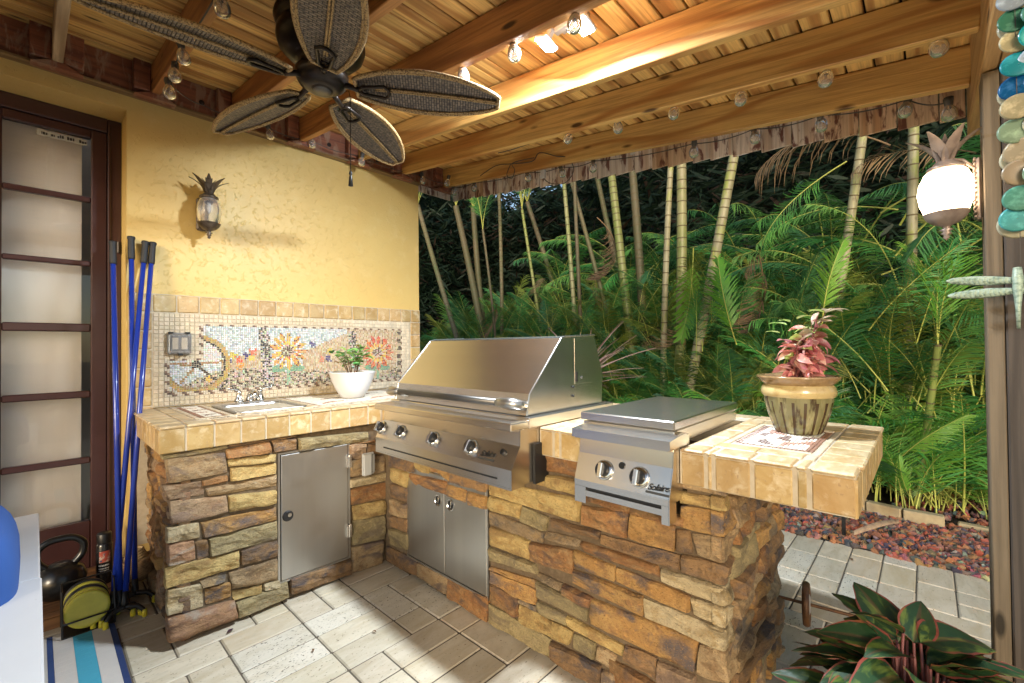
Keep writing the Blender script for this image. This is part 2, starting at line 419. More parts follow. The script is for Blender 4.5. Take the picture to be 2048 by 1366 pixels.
# the picture itself: tesserae laid by colour region
def dist_seg(p, a, b_):
    ax, az = a; bx, bz = b_; t = ((p[0]-ax)*(bx-ax)+(p[1]-az)*(bz-az))/max(1e-9, (bx-ax)**2+(bz-az)**2)
    t = max(0, min(1, t)); return math.hypot(p[0]-ax-(bx-ax)*t, p[1]-az-(bz-az)*t)
WC = (.640, 1.163); RW = .165
small_flowers = [(.80,1.17,(.05,.04,.18)),(.86,1.185,(.62,.10,.05)),(.83,1.215,(.60,.48,.05)),(.90,1.215,(.05,.04,.18)),(.935,1.235,(.60,.10,.05)),(.93,1.195,(.62,.48,.08)),(1.31,1.28,(.05,.04,.2)),(1.375,1.175,(.62,.2,.12)),(1.42,1.18,(.05,.04,.2)),(1.43,1.235,(.6,.5,.08)),(.87,1.145,(.62,.28,.05))]
def tess(x, z, rr):
    """colour and size class for a tessera at wall position x,z"""
    j = lambda c, v=.18: tuple(max(0, q*rr.uniform(1-v, 1+v)) for q in c)
    if x > 1.99 and z > 1.0: return j((.10,.08,.07) if int(z/.03) % 2 else (.45,.37,.27)), 1
    # wagon wheel
    d = math.hypot(x-WC[0], z-WC[1]); a = math.atan2(z-WC[1], x-WC[0])
    if d < .024: return j((.02,.02,.025)), 0
    if d < RW+.008 and (x > .66 or z < 1.197):
        if d > RW-.016: return j((.42,.28,.10)), 1
        if d > RW-.028: return j((.02,.02,.025) if a > -.6 else (.30,.19,.08)), 0
        for ang in (.12, -.78, -2.2, 3.1):
            e = (WC[0]+RW*math.cos(ang), WC[1]+RW*math.sin(ang))
            if dist_seg((x, z), WC, e) < .0065: return j((.05,.035,.03) if ang == -.78 else (.30,.17,.07)), 0
        if math.hypot(x-.70, z-1.075) < .018: return j((.60,.42,.07)), 0
        if z > 1.17: return j((.55,.54,.50)), 1
    # posts
    for xa, za, xb, zb in ((1.0,1.36,1.03,1.04),(1.60,1.35,1.635,1.08)):
        if dist_seg((x, z), (xa, za), (xb, zb)) < .030: return j((.04,.04,.05) if rr.random() < .55 else (.45,.43,.40), .3), 0
    # sunflowers
    for cx, cz, rad, hot in ((1.150, 1.235, .125, 0), (1.812, 1.215, .135, 1)):
        d = math.hypot(x-cx, z-cz); a = math.atan2(z-cz, x-cx)
        if d < .042: return j((.10,.055,.045) if rr.random() < .6 else (.52,.42,.36), .3), 2
        pet = .5+.5*math.cos(a*13+math.sin(a*3))
        if d < rad*(.72+.28*pet) and pet > .22:
            if d < rad*.55: c = (.66,.47,.06) if rr.random() < .75 else (.56,.12,.04)
            else: c = ((.55,.06,.035) if hot else (.60,.36,.06)) if rr.random() < .55 else ((.62,.22,.05) if rr.random() < .6 else (.16,.03,.03))
            return j(c), 2
        if abs(x-cx) < .009 and z < cz: return j((.22,.42,.27)), 0
        for sgn in (-1, 1):
            if math.hypot((x-cx-sgn*.055)/.055, (z-cz+.115)/.022) < 1: return j((.14,.33,.22)), 0
    for fx, fz, c in small_flowers:
        dx, dz = x-fx, z-fz
        if abs(dx) < .022 and abs(dz) < .022 and (abs(dx) < .005 or abs(dz) < .005 or abs(abs(dx)-abs(dz)) < .004): return j(c), 0
    # sky / reeds / pebbles
    hill = 1.085+.05*math.sin((x-.72)*5.2)+.03*math.sin(x*9+1)
    if z < hill:
        t = rr.random(); return j((.05,.04,.035) if t < .22 else (.24,.19,.13) if t < .4 else (.52,.46,.36) if t < .8 else (.36,.32,.27), .25), 3
    sky_edge = 1.27+.0*x
    reed = (x > 1.56) or (.76 < x < 1.0 and z < 1.17+.35*(x-.76)) or (1.24 < x < 1.58 and z < 1.22+.42*(x-1.22))
    if reed: return j(rr.choice([(.50,.36,.20),(.55,.44,.30),(.30,.20,.12),(.58,.50,.40),(.42,.28,.14)]), .15), 4
    return j(rr.choice([(.50,.54,.55),(.56,.59,.60),(.42,.47,.49),(.60,.62,.62),(.30,.36,.38)]), .1), 1
rr = random.Random(11); mb = MB()
def chip(mb, x, z, w_, h_, ang, d_=.004):
    ca, sa = math.cos(ang), math.sin(ang); P = []
    for sx, sz in ((-1,-1),(1,-1),(1,1),(-1,1)):
        a = sx*w_/2*rr.uniform(.85,1.05); b_ = sz*h_/2*rr.uniform(.85,1.05)
        P.append((x+a*ca-b_*sa, z+a*sa+b_*ca))
    y = WY-.0112-d_*.5-rr.uniform(0,.0008)
    vs_ = [(p[0], WY-.008, p[1]) for p in P]+[(x+(p[0]-x)*.94, y, z+(p[1]-z)*.94) for p in P]
    mb.add(vs_, [(4,5,6,7),(0,1,5,4),(1,2,6,5),(2,3,7,6),(3,0,4,7)])
z = .992
while z < 1.398:
    x = .497
    while x < 2.035:
        xx = x+rr.uniform(-.0015,.0015); zz = z+rr.uniform(-.0015,.0015)
        if inpic(xx, zz):
            border = None
            if zz < 1.006 or zz > 1.386 or xx < .512 or xx > 2.02 or (xx < .675 and zz > 1.187) or (xx < .676 and zz > 1.2): border = 1
            c, k = tess(xx, zz, rr)
            if border:
                t = int((x+z*1.3)/.0125) % 5; c = ((.13,.085,.07),(.25,.16,.11),(.55,.47,.36),(.58,.50,.40),(.5,.42,.3))[t]
                mb.c = c; chip(mb, x, z, .0112, .0112, 0)
            else:
                mb.c = c
                if k == 1: chip(mb, xx, zz, .0112, .010, math.atan2(zz-1.38, xx-.85)+PI/2 if xx < 1.0 else -.55)
                elif k == 2:
                    cx, cz = (1.150,1.235) if xx < 1.5 else (1.812,1.215)
                    chip(mb, xx, zz, .013, .0062, math.atan2(zz-cz, xx-cx))
                elif k == 3: chip(mb, xx, zz, rr.uniform(.007,.012), rr.uniform(.005,.009), rr.uniform(0, PI), .006)
                elif k == 4: chip(mb, xx, zz, .0045, .0125, 0); 
                else: chip(mb, xx, zz, .0095, .0085, rr.uniform(-.3,.3))
        x += .0114 if z < 10 else .01
    z += .0112
mb.build('mosaic_picture', tint, bs, kind='stuff')

# ================================================================ patio roof
roofo = thing('patio_roof', 'open pine rafter patio roof with plank deck above the outdoor kitchen', 'roof', (0,0,0))
SL = .13; TH = math.atan(SL)
def rz0(y): return 2.65+SL*(y-3.13)          # underside of rafters
def dz0(y): return 2.806+SL*(y-3.13)         # underside of deck
pine_y = wood('golden_pine', (.70,.425,.135), (.44,.19,.045), 1, figure=7, cross=4.5, rough=.5)
pine_r = wood('reddish_pine', (.50,.23,.07), (.30,.11,.035), 1, figure=7, cross=4.5)
deck_w = wood('deck_pine', (.76,.47,.15), (.38,.165,.04), 0, figure=5, cross=5.5, knots=True)
ledger_w = wood('stained_ledger', (.29,.10,.05), (.17,.055,.035), 0, figure=6, cross=10, weather=(.30,.17,.11))
grey_w = wood('greyed_pine', (.54,.40,.25), (.30,.20,.115), 1, figure=5, cross=6, knots=False)
ym, yl = (3.085-.135)/2-.0, (3.085+.135)/math.cos(TH)
cy = (3.085-.135)/2
def rafter_mesh(m):
    mb = MB(); mb.box(-.019, .019, -yl/2, yl/2, 0, .150, .003); return mb.mesh('rafter', m)
rm = {k: rafter_mesh(k) for k in (pine_y, pine_r, grey_w)}
for x, k in ((.068, grey_w), (.44, pine_r), (.82, pine_r), (1.214, pine_r), (1.632, pine_y), (2.006, pine_y), (2.419, pine_y)):
    link('rafter', rm[k], roofo, (x, cy, rz0(cy)), (TH, 0, 0))
for x in (-.33, -.72, -1.1): link('rafter', rm[grey_w], roofo, (x, cy, rz0(cy)), (TH, 0, 0))
mb = MB(); mb.box(-2.0, 2.0, -.0440, .0440, 0, .018, .003)
# a groove lip along one edge
dm = mb.mesh('deck_board', deck_w)
y = 3.095
while y > -.16:
    link('deck_board', dm, roofo, (.63, y-.047, dz0(y-.047)), (TH, 0, 0)); y -= .0953/1.0
mb = MB(); mb.box(-1.37, 2.63, -.2, 3.13, .02, .04); 
rc = MB(); rc.add([(-1.37,-.25,dz0(-.25)+.024),(2.63,-.25,dz0(-.25)+.024),(2.63,3.37,dz0(3.37)+.024),(-1.37,3.37,dz0(3.37)+.024),(-1.37,-.25,dz0(-.25)+.05),(2.63,-.25,dz0(-.25)+.05),(2.63,3.37,dz0(3.37)+.05),(-1.37,3.37,dz0(3.37)+.05)],[(0,3,2,1),(4,5,6,7),(0,1,5,4),(1,2,6,5),(2,3,7,6),(3,0,4,7)])
rc.build('roof_cover', mat('roofing', (.015,.012,.01), .9), roofo)
mb = MB(); mb.box(-2.0, 2.0, -.019, .019, -.09, .09, .003); mb.build('ledger', ledger_w, roofo, loc=(.58, 3.109, 2.722))
mb = MB(); mb.box(-2.0, 2.0, -.028, .028, -.006, .006, .001); mb.build('ledger_trim', wood('trim_strip', (.30,.19,.08), (.2,.11,.05), 0), roofo, loc=(.205, 3.100, 2.625))
# pockets either side of each rafter
mb = MB(); mb.box(-.036, .036, -.028, .028, -.082, .082, .004); bk = mb.mesh('blocking', ledger_w)
mt = MB(); mt.prism([(-.09,0),(.09,0),(.022,.03),(-.022,.03)], -.03, .03, 'y'); tm = mt.mesh('rafter_seat', ledger_w)
for x in (.068,.44,.82,1.214,1.632,2.006,2.419):
    for s in (-1, 1): link('blocking', bk, roofo, (x+s*.0565, 3.058, 2.722))
    link('rafter_seat', tm, roofo, (x, 3.056, 2.6085))
# bolts in ledger
mb = MB(); mb.lathe([(.014,0),(.014,.006),(.008,.008),(.008,.016)], 10); bm_ = mb.mesh('bolt', mat('rusty_bolt', (.03,.022,.02), .6, .5))
for x in (.66, 1.02, 1.42, 1.80, 2.2): link('bolt', bm_, roofo, (x, 3.089, 2.70), (R(90), 0, 0))
# header beam at the open end
mb = MB(); mb.box(-2.0, 2.0, -.019, .019, -.15, .15, .003); hm = mb.mesh('header', wood('header_pine', (.48,.29,.12), (.34,.18,.06), 0, figure=6, cross=5))
link('header', hm, roofo, (.64, -.157, 2.252)); link('header', hm, roofo, (.64, -.198, 2.252))
# fringe of short weathered boards along the outer edge
fr_w = wood('weathered_fringe', (.80,.70,.62), (.62,.45,.33), 2, figure=5, cross=9, knots=False, weather=(.17,.075,.06))
fr_o = wood('fresh_fringe', (.74,.52,.34), (.52,.29,.15), 2, figure=5, cross=9, knots=False, weather=(.15,.055,.035))
yb = 3.17; rf = random.Random(5)
while yb > -.13:
    bw = rf.choice((.10,.12,.135,.14,.15)); y0 = max(yb-bw, -.135)
    if yb-y0 < .03: break
    ym_ = (yb+y0)/2; zb = 2.601+.127*(ym_-3.178); zt = rz0(ym_)+.10
    mb = MB(); hh = zt-zb; mb.box(-.006, .006, -(yb-y0)/2+.0015, (yb-y0)/2-.0015, -hh/2, hh/2, .0015)
    link('fringe_board', mb.mesh('fringe_board', fr_w if rf.random() < .75 and ym_ > .35 else fr_o), roofo, (2.626+rf.uniform(-.002,.002), ym_, (zb+zt)/2), (0, R(rf.uniform(-1.5,1.5)), 0))
    yb = y0
xb = 2.215
while xb < 2.60:
    mb = MB(); mb.box(-.0625, .0625, -.006, .006, -.11, .11, .0015)
    link('fringe_board', mb.mesh('fringe_board', fr_w), roofo, (xb+.064, 3.190, 2.710)); xb += .13
# post
post_w = wood('grey_post_wood', (.155,.12,.08), (.095,.07,.042), 2, figure=5, cross=7, rough=.8)
post_w2 = wood('dark_post_wood', (.070,.056,.046), (.042,.033,.027), 2, figure=6, cross=8, rough=.85)
pt = thing('roof_post', 'weathered grey timber post doubled with a darker plank on the right', 'post', (2.075,-.2,0))
mb = MB(); mb.box(-.045, .045, -.019, .019, 0, 2.098, .003); mb.build('stud', post_w, pt, loc=(0, .041, 0))
mb = MB(); mb.box(-.05, .045, -.06, .06, 0, 2.098, .004); mb.build('plank', post_w2, pt, loc=(0, -.040, 0))
STONES_A = [
 ('tan',((0.373, 0.793), (0.589, 0.783), (0.603, 0.685), (0.381, 0.685))),
 ('rust',((0.592, 0.794), (0.778, 0.803), (0.781, 0.743), (0.592, 0.751))),
 ('brown',((0.785, 0.806), (0.903, 0.799), (0.903, 0.74), (0.788, 0.742))),
 ('olive',((0.907, 0.798), (1.297, 0.773), (1.296, 0.719), (0.914, 0.734))),
 ('yellow',((0.595, 0.747), (0.806, 0.734), (0.802, 0.696), (0.602, 0.71))),
 ('yellow',((0.608, 0.706), (0.806, 0.691), (0.806, 0.638), (0.608, 0.645))),
 ('pink',((0.357, 0.683), (0.499, 0.673), (0.508, 0.609), (0.386, 0.617))),
 ('rust',((0.499, 0.673), (0.598, 0.677), (0.601, 0.646), (0.502, 0.647))),
 ('tan',((0.511, 0.636), (0.809, 0.633), (0.809, 0.58), (0.523, 0.596))),
 ('pink',((0.386, 0.613), (0.595, 0.585), (0.604, 0.507), (0.391, 0.507))),
 ('yellow',((0.598, 0.583), (0.805, 0.558), (0.805, 0.493), (0.604, 0.504))),
 ('cream',((0.375, 0.505), (0.491, 0.497), (0.493, 0.425), (0.375, 0.437))),
 ('orange',((0.493, 0.493), (0.805, 0.474), (0.809, 0.411), (0.508, 0.42))),
 ('red',((0.378, 0.432), (0.471, 0.422), (0.479, 0.338), (0.381, 0.337))),
 ('brown',((0.473, 0.411), (0.52, 0.413), (0.528, 0.337), (0.485, 0.325))),
 ('olive',((0.522, 0.412), (0.812, 0.407), (0.812, 0.319), (0.531, 0.329))),
 ('yellow',((0.37, 0.337), (0.645, 0.318), (0.646, 0.242), (0.37, 0.25))),
 ('brown',((0.648, 0.314), (0.816, 0.31), (0.815, 0.23), (0.648, 0.245))),
 ('grey',((0.488, 0.239), (0.592, 0.241), (0.591, 0.195), (0.499, 0.201))),
 ('tan',((0.598, 0.235), (0.812, 0.223), (0.815, 0.115), (0.613, 0.151))),
 ('cream',((0.375, 0.244), (0.502, 0.224), (0.505, 0.12), (0.378, 0.133))),
 ('orange',((0.508, 0.197), (0.61, 0.188), (0.613, 0.119), (0.513, 0.123))),
 ('yellow',((0.613, 0.144), (0.741, 0.125), (0.741, 0.084), (0.619, 0.095))),
 ('cream',((0.745, 0.124), (0.819, 0.117), (0.822, 0.085), (0.744, 0.09))),
 ('red',((0.375, 0.124), (0.626, 0.103), (0.635, 0.024), (0.375, 0.027))),
 ('olive',((0.629, 0.087), (0.855, 0.095), (0.862, 0.019), (0.632, 0.011))),
 ('brown',((0.866, 0.103), (1.189, 0.085), (1.193, 0.002), (0.866, 0.021))),
 ('pink',((1.178, 0.717), (1.287, 0.708), (1.281, 0.624), (1.183, 0.634))),
 ('brown',((1.291, 0.702), (1.407, 0.683), (1.407, 0.628), (1.291, 0.645))),
 ('tan',((1.192, 0.628), (1.407, 0.619), (1.411, 0.516), (1.182, 0.539))),
 ('cream',((1.182, 0.526), (1.416, 0.515), (1.416, 0.469), (1.182, 0.475))),
 ('rust',((1.186, 0.469), (1.411, 0.457), (1.41, 0.36), (1.19, 0.382))),
 ('yellow',((1.2, 0.375), (1.405, 0.357), (1.404, 0.274), (1.204, 0.292))),
 ('olive',((1.199, 0.293), (1.404, 0.27), (1.398, 0.13), (1.198, 0.155))),
 ('tan',((1.194, 0.148), (1.393, 0.127), (1.382, -0.015), (1.193, 0.006))),
]
STONES_B = [
 ('brown',((2.286, 0.652), (2.029, 0.653), (2.033, 0.575), (2.282, 0.565))),
 ('yellow',((2.029, 0.649), (1.895, 0.654), (1.899, 0.591), (2.033, 0.583))),
 ('rust',((1.892, 0.653), (1.837, 0.65), (1.838, 0.611), (1.892, 0.609))),
 ('orange',((1.834, 0.649), (1.743, 0.649), (1.731, 0.58), (1.835, 0.612))),
 ('yellow',((2.257, 0.565), (2.079, 0.566), (2.103, 0.478), (2.253, 0.483))),
 ('rust',((2.075, 0.567), (1.75, 0.584), (1.751, 0.513), (2.072, 0.507))),
 ('brown',((1.743, 0.649), (1.461, 0.644), (1.472, 0.586), (1.744, 0.577))),
 ('orange',((1.75, 0.572), (1.599, 0.573), (1.589, 0.507), (1.751, 0.509))),
 ('orange',((1.597, 0.57), (1.462, 0.573), (1.468, 0.514), (1.586, 0.504))),
 ('brown',((2.271, 0.471), (2.095, 0.475), (2.104, 0.397), (2.276, 0.387))),
 ('tan',((2.28, 0.379), (2.1, 0.391), (2.105, 0.309), (2.277, 0.285))),
 ('brown',((2.277, 0.28), (2.105, 0.306), (2.106, 0.229), (2.278, 0.216))),
 ('olive',((2.286, 0.209), (2.098, 0.225), (2.095, 0.136), (2.287, 0.112))),
 ('brown',((2.314, 0.097), (2.012, 0.104), (2.018, 0.022), (2.315, 0.012))),
 ('tan',((2.012, 0.094), (1.755, 0.111), (1.768, 0.015), (2.013, 0.021))),
 ('rust',((1.755, 0.101), (1.462, 0.116), (1.476, -0.0), (1.756, 0.01))),
 ('yellow',((1.458, 0.645), (0.962, 0.676), (0.967, 0.583), (1.454, 0.582))),
 ('yellow',((1.169, 0.73), (0.968, 0.749), (0.969, 0.683), (1.169, 0.685))),
 ('rust',((1.166, 0.824), (0.955, 0.825), (0.959, 0.758), (1.167, 0.748))),
 ('yellow',((1.457, 0.577), (1.263, 0.58), (1.268, 0.519), (1.457, 0.519))),
 ('olive',((1.257, 0.579), (1.114, 0.567), (1.126, 0.506), (1.258, 0.515))),
 ('grey',((1.455, 0.509), (1.141, 0.501), (1.142, 0.452), (1.451, 0.451))),
 ('brown',((1.107, 0.566), (0.875, 0.576), (0.885, 0.543), (1.1, 0.53))),
 ('grey',((1.122, 0.509), (0.961, 0.524), (0.962, 0.494), (1.123, 0.486))),
 ('yellow',((1.449, 0.442), (1.216, 0.444), (1.217, 0.363), (1.45, 0.357))),
 ('rust',((1.212, 0.44), (0.997, 0.473), (0.996, 0.379), (1.213, 0.362))),
 ('olive',((1.457, 0.345), (1.189, 0.36), (1.166, 0.324), (1.458, 0.287))),
 ('rust',((0.956, 0.653), (0.76, 0.675), (0.77, 0.58), (0.96, 0.579))),
 ('orange',((0.753, 0.679), (0.595, 0.672), (0.599, 0.585), (0.76, 0.592))),
 ('brown',((0.593, 0.665), (0.549, 0.668), (0.544, 0.595), (0.596, 0.588))),
 ('yellow',((0.583, 0.783), (0.44, 0.795), (0.44, 0.754), (0.58, 0.747))),
 ('orange',((0.58, 0.742), (0.44, 0.752), (0.441, 0.677), (0.581, 0.671))),
 ('tan',((0.543, 0.665), (0.439, 0.675), (0.443, 0.598), (0.53, 0.6))),
 ('brown',((0.576, 0.588), (0.441, 0.596), (0.443, 0.535), (0.577, 0.533))),
 ('brown',((0.877, 0.567), (0.58, 0.582), (0.581, 0.534), (0.871, 0.532))),
 ('rust',((0.96, 0.516), (0.656, 0.525), (0.649, 0.487), (0.947, 0.482))),
 ('cream',((0.647, 0.518), (0.445, 0.531), (0.449, 0.471), (0.646, 0.476))),
 ('cream',((0.552, 0.462), (0.453, 0.468), (0.453, 0.409), (0.541, 0.41))),
 ('cream',((0.709, 0.4), (0.448, 0.403), (0.45, 0.34), (0.704, 0.336))),
 ('tan',((0.524, 0.33), (0.446, 0.337), (0.45, 0.246), (0.539, 0.23))),
 ('orange',((0.81, 0.468), (0.549, 0.465), (0.552, 0.412), (0.813, 0.418))),
 ('orange',((0.993, 0.476), (0.814, 0.468), (0.821, 0.412), (0.992, 0.414))),
 ('orange',((0.996, 0.399), (0.709, 0.404), (0.712, 0.335), (1.002, 0.346))),
 ('rust',((1.043, 0.329), (0.908, 0.323), (0.927, 0.277), (1.042, 0.289))),
 ('grey',((1.178, 0.327), (1.047, 0.328), (1.047, 0.293), (1.174, 0.302))),
 ('olive',((1.181, 0.293), (0.93, 0.276), (0.938, 0.224), (1.184, 0.225))),
 ('orange',((0.919, 0.32), (0.527, 0.336), (0.544, 0.231), (0.923, 0.222))),
 ('orange',((1.453, 0.26), (1.181, 0.293), (1.186, 0.258), (1.453, 0.245))),
 ('orange',((1.456, 0.24), (1.186, 0.253), (1.182, 0.189), (1.454, 0.189))),
 ('rust',((1.449, 0.186), (1.285, 0.183), (1.279, 0.103), (1.452, 0.104))),
 ('grey',((1.283, 0.179), (1.182, 0.186), (1.183, 0.162), (1.278, 0.162))),
 ('olive',((1.178, 0.213), (1.029, 0.215), (1.029, 0.171), (1.174, 0.166))),
 ('yellow',((1.278, 0.16), (1.002, 0.162), (1.019, 0.1), (1.277, 0.086))),
 ('olive',((1.466, 0.089), (1.109, 0.087), (1.116, 0.011), (1.467, 0.004))),
 ('yellow',((1.029, 0.213), (0.786, 0.203), (0.788, 0.165), (1.029, 0.174))),
 ('olive',((0.999, 0.157), (0.9, 0.163), (0.906, 0.098), (1.003, 0.101))),
 ('tan',((0.897, 0.155), (0.816, 0.155), (0.833, 0.095), (0.901, 0.106))),
 ('brown',((1.107, 0.08), (0.878, 0.09), (0.881, 0.006), (1.112, 0.003))),
 ('brown',((0.783, 0.211), (0.665, 0.219), (0.666, 0.143), (0.785, 0.164))),
 ('pink',((0.665, 0.212), (0.537, 0.222), (0.54, 0.151), (0.666, 0.14))),
 ('rust',((0.846, 0.136), (0.669, 0.134), (0.669, 0.068), (0.847, 0.048))),
 ('tan',((0.877, 0.079), (0.823, 0.091), (0.82, 0.038), (0.878, 0.02))),
]
# ================================================================ stone faced counter
ck = thing('kitchen_counter', 'L-shaped stone veneer counter topped with honey travertine tiles', 'counter', (0,0,0))
co = MB()
co.box(.438, .822, 2.346, 3.115, -.02, .816); co.box(1.172, 2.205, 2.352, 3.115, -.02, .816); co.box(.822, 1.172, 2.42, 3.115, -.02, .816); co.box(.822,1.172,2.352,2.42,.72,.816); co.box(.822,1.172,2.352,2.42,-.02,.11)
co.box(1.408, 2.05, 2.105, 2.352, -.02, .816); co.box(1.408, 2.05, .465, 1.46, -.02, .70); co.box(1.45, 2.05, 1.46, 2.105, -.02, .60)
co.box(1.408, 2.05, .465, .56, .70, .816); co.box(1.408, 2.05, .93, 1.12, .70, .816); co.box(2.0, 2.05, .56, .93, .70, .816); co.box(1.92, 2.05, 1.12, 2.11, .60, .816)
co.build('mortar_core', mortar, ck)
def stone_mesh(quad, depth, seed, to3, m, name='stone', gap=.0002, corner=None):
    """quad TL,TR,BR,BL in face coordinates; to3(u,z,d) maps to world with d proud of the face"""
    rr = random.Random(seed)
    TL, TR, BR, BL = [Vector(p) for p in quad]
    cx = (TL+TR+BR+BL)/4; wd = (TR-TL).length; hg = (TL-BL).length
    nx = max(5, min(16, int(wd/.018)+2)); nz = max(5, min(9, int(hg/.015)+2))
    vs_ = []; fs = []
    tilt = rr.uniform(-.006, .006); tw = rr.uniform(-.006, .006); pl = [(rr.uniform(0,1), rr.uniform(0,1), rr.uniform(-1,1), rr.uniform(-1,1), rr.uniform(0,.010)) for _ in range(6)]
    def base(s, t):
        p = TL*(1-s)*(1-t)+TR*s*(1-t)+BR*s*t+BL*(1-s)*t
        # wander of the outline
        e = .0040
        n1 = noise.noise(Vector((p.x*22, p.y*22, seed*.37))); n2 = noise.noise(Vector((p.x*22, p.y*22, seed*.37+50)))
        q = Vector((p.x+n1*e, p.y+n2*e*.9))
        d = q-cx; k = Vector((d.x*(1-2*gap/max(wd,.01)), d.y*(1-2*gap/max(hg,.01))))
        # rounded corners
        cs = abs(2*s-1)**4*abs(2*t-1)**4
        k *= 1-.05*cs*min(1, .09/max(wd, .05))
        return cx+k
    es_, et_ = min(.2, .0045/max(wd,.01)), min(.2, .0045/max(hg,.01))
    SS = [0, es_]+[es_+(1-2*es_)*(i+rr.uniform(-.25,.25))/(nx-2) for i in range(1, nx-2)]+[1-es_, 1]
    TT = [0, et_]+[et_+(1-2*et_)*(i+rr.uniform(-.25,.25))/(nz-2) for i in range(1, nz-2)]+[1-et_, 1]
    for j in range(nz+1):
        t = TT[j]
        for i in range(nx+1):
            s = SS[i]
            p = base(s, t)
            es = min(s, 1-s)*wd; et = min(t, 1-t)*hg
            r0 = .016
            ed = (1-math.exp(-es/.0022))*(1-math.exp(-et/.0022))
            n = noise.fractal(Vector((p.x*11, p.y*26, seed*1.7)), .8, 2.2, 5)*.011
            fac = 0
            for a, b_, c, d, h in pl:
                fac += h*max(-.6, min(.6, ((s-a)*c*2+(t-b_)*d*2)))
            dd = depth*(.42+.58*ed)+ed*(n+fac+tilt*(s-.5)*2+tw*(t-.5)*2)
            vs_.append(to3(p.x, p.y, max(.007, dd)))
    W_ = nx+1
    for j in range(nz):
        for i in range(nx): fs.append((j*W_+i, (j+1)*W_+i, (j+1)*W_+i+1, j*W_+i+1))
    ring = [(j*W_) for j in range(nz+1)]+[nz*W_+i for i in range(1, nx+1)]+[j*W_+nx for j in range(nz-1, -1, -1)]+[i for i in range(nx-1, 0, -1)]
    o = len(vs_)
    for k in ring:
        v = vs_[k]; j, i = divmod(k, W_); p = base(SS[i], TT[j]); vs_.append(to3(p.x, p.y, -.02))
    n = len(ring)
    for k in range(n): fs.append((ring[k], o+k, o+(k+1) % n, ring[(k+1) % n]))
    mb = MB(); mb.smooth = (seed % 5 == 0); mb.add(vs_, fs); return mb.mesh(name, m)
sid = 0
def lay(quad, kind, to3, depth=None):
    global sid; sid += 1; rr = random.Random(sid*13)
    link('stone', stone_mesh(quad, depth or rr.uniform(.013, .024), sid, to3, ST[kind]), ck)
FA = lambda u, z, d: (u, 2.350-d, z)
FB = lambda u, z, d: (1.406-d, u, z)
FE = lambda u, z, d: (u, .462-d, z)        # near end of the long leg
FL = lambda u, z, d: (.438-d, u, z)        # left side by the door
for k, (c, q) in enumerate(STONES_A):
    lay(q, c, FA, .040 if (q[0][1] < .13 and q[0][0] < .7) else None)
for c, q in STONES_B:
    if min(q[1][0], q[2][0]) < .462:
        q = (q[0], (.446, q[1][1]), (.446, q[2][1]), q[3])
        e = rng.uniform(.06, .15); lay(((1.388, q[1][1]), (1.388+e, q[1][1]+rng.uniform(-.006,.006)), (1.388+e, q[2][1]+rng.uniform(-.006,.006)), (1.388, q[2][1])), c, FE, .018)
        lay(q, c, FB, .020); continue
    lay(q, c, FB)
# rows hidden in the photograph behind the grill panels, and the ends, laid as random ledge courses
def courses(u0, u1, z0, z1, to3, seed, hmin=.045, hmax=.10, wmin=.07, wmax=.22, kinds=SK, dv=.012):
    rr = random.Random(seed); z = z0
    while z < z1-.02:
        h = min(rr.uniform(hmin, hmax), z1-z)
        if z1-z-h < .03: h = z1-z
        u = u0-rr.uniform(0, .02)
        while u < u1-.01:
            w_ = min(rr.uniform(wmin, wmax), u1-u)
            if u1-u-w_ < .04: w_ = u1-u
            if h > .075 and rr.random() < .4:
                m_ = z+h*rr.uniform(.4, .6)
                parts_ = [(z, m_), (m_, z+h)]
            else: parts_ = [(z, z+h)]
            for a, b_ in parts_:
                j = lambda: rr.uniform(-.004, .004)
                lay(((u+j(), b_+j()), (u+w_+j(), b_+j()), (u+w_+j(), a+j()), (u+j(), a+j())), rr.choice(kinds), to3, rr.uniform(.012, .038))
            u += w_
        z += h
FEr = lambda u, z, d: (2.95-u, .462-d, z)
courses(1.50, 2.06, .0, .815, FE, 21, .035, .075, .10, .26, ['brown','tan','grey','rust','olive','brown','tan','orange'])
FLr = lambda u, z, d: (.438-d, 5.45-u, z)
courses(2.345, 3.11, .0, .815, FLr, 22, .05, .11, .09, .24, ['rust','brown','orange','red','tan','pink'])
lay(((.355,.81),(.60,.815),(.60,.795),(.36,.79)), 'olive', FA)
lay(((.596,.815),(.905,.815),(.905,.803),(.598,.800)), 'brown', FA)
lay(((1.187,.716),(1.30,.71),(1.41,.69),(1.41,.72)), 'rust', FA)
lay(((2.34,.815),(2.12,.815),(2.12,.65),(2.34,.65)), 'brown', FB)
lay(((1.16,.815),(.955,.815),(.955,.83),(1.16,.83)), 'brown', FB, .01)
lay(((.585,.822),(.44,.822),(.44,.797),(.585,.797)), 'tan', FB)
for q, c in ((((.97,.815),(.80,.815),(.80,.68),(.97,.68)),'brown'),): pass
courses(.585, .96, .675, .70, FB, 25, .02, .03, .12, .2, ['rust','brown'])
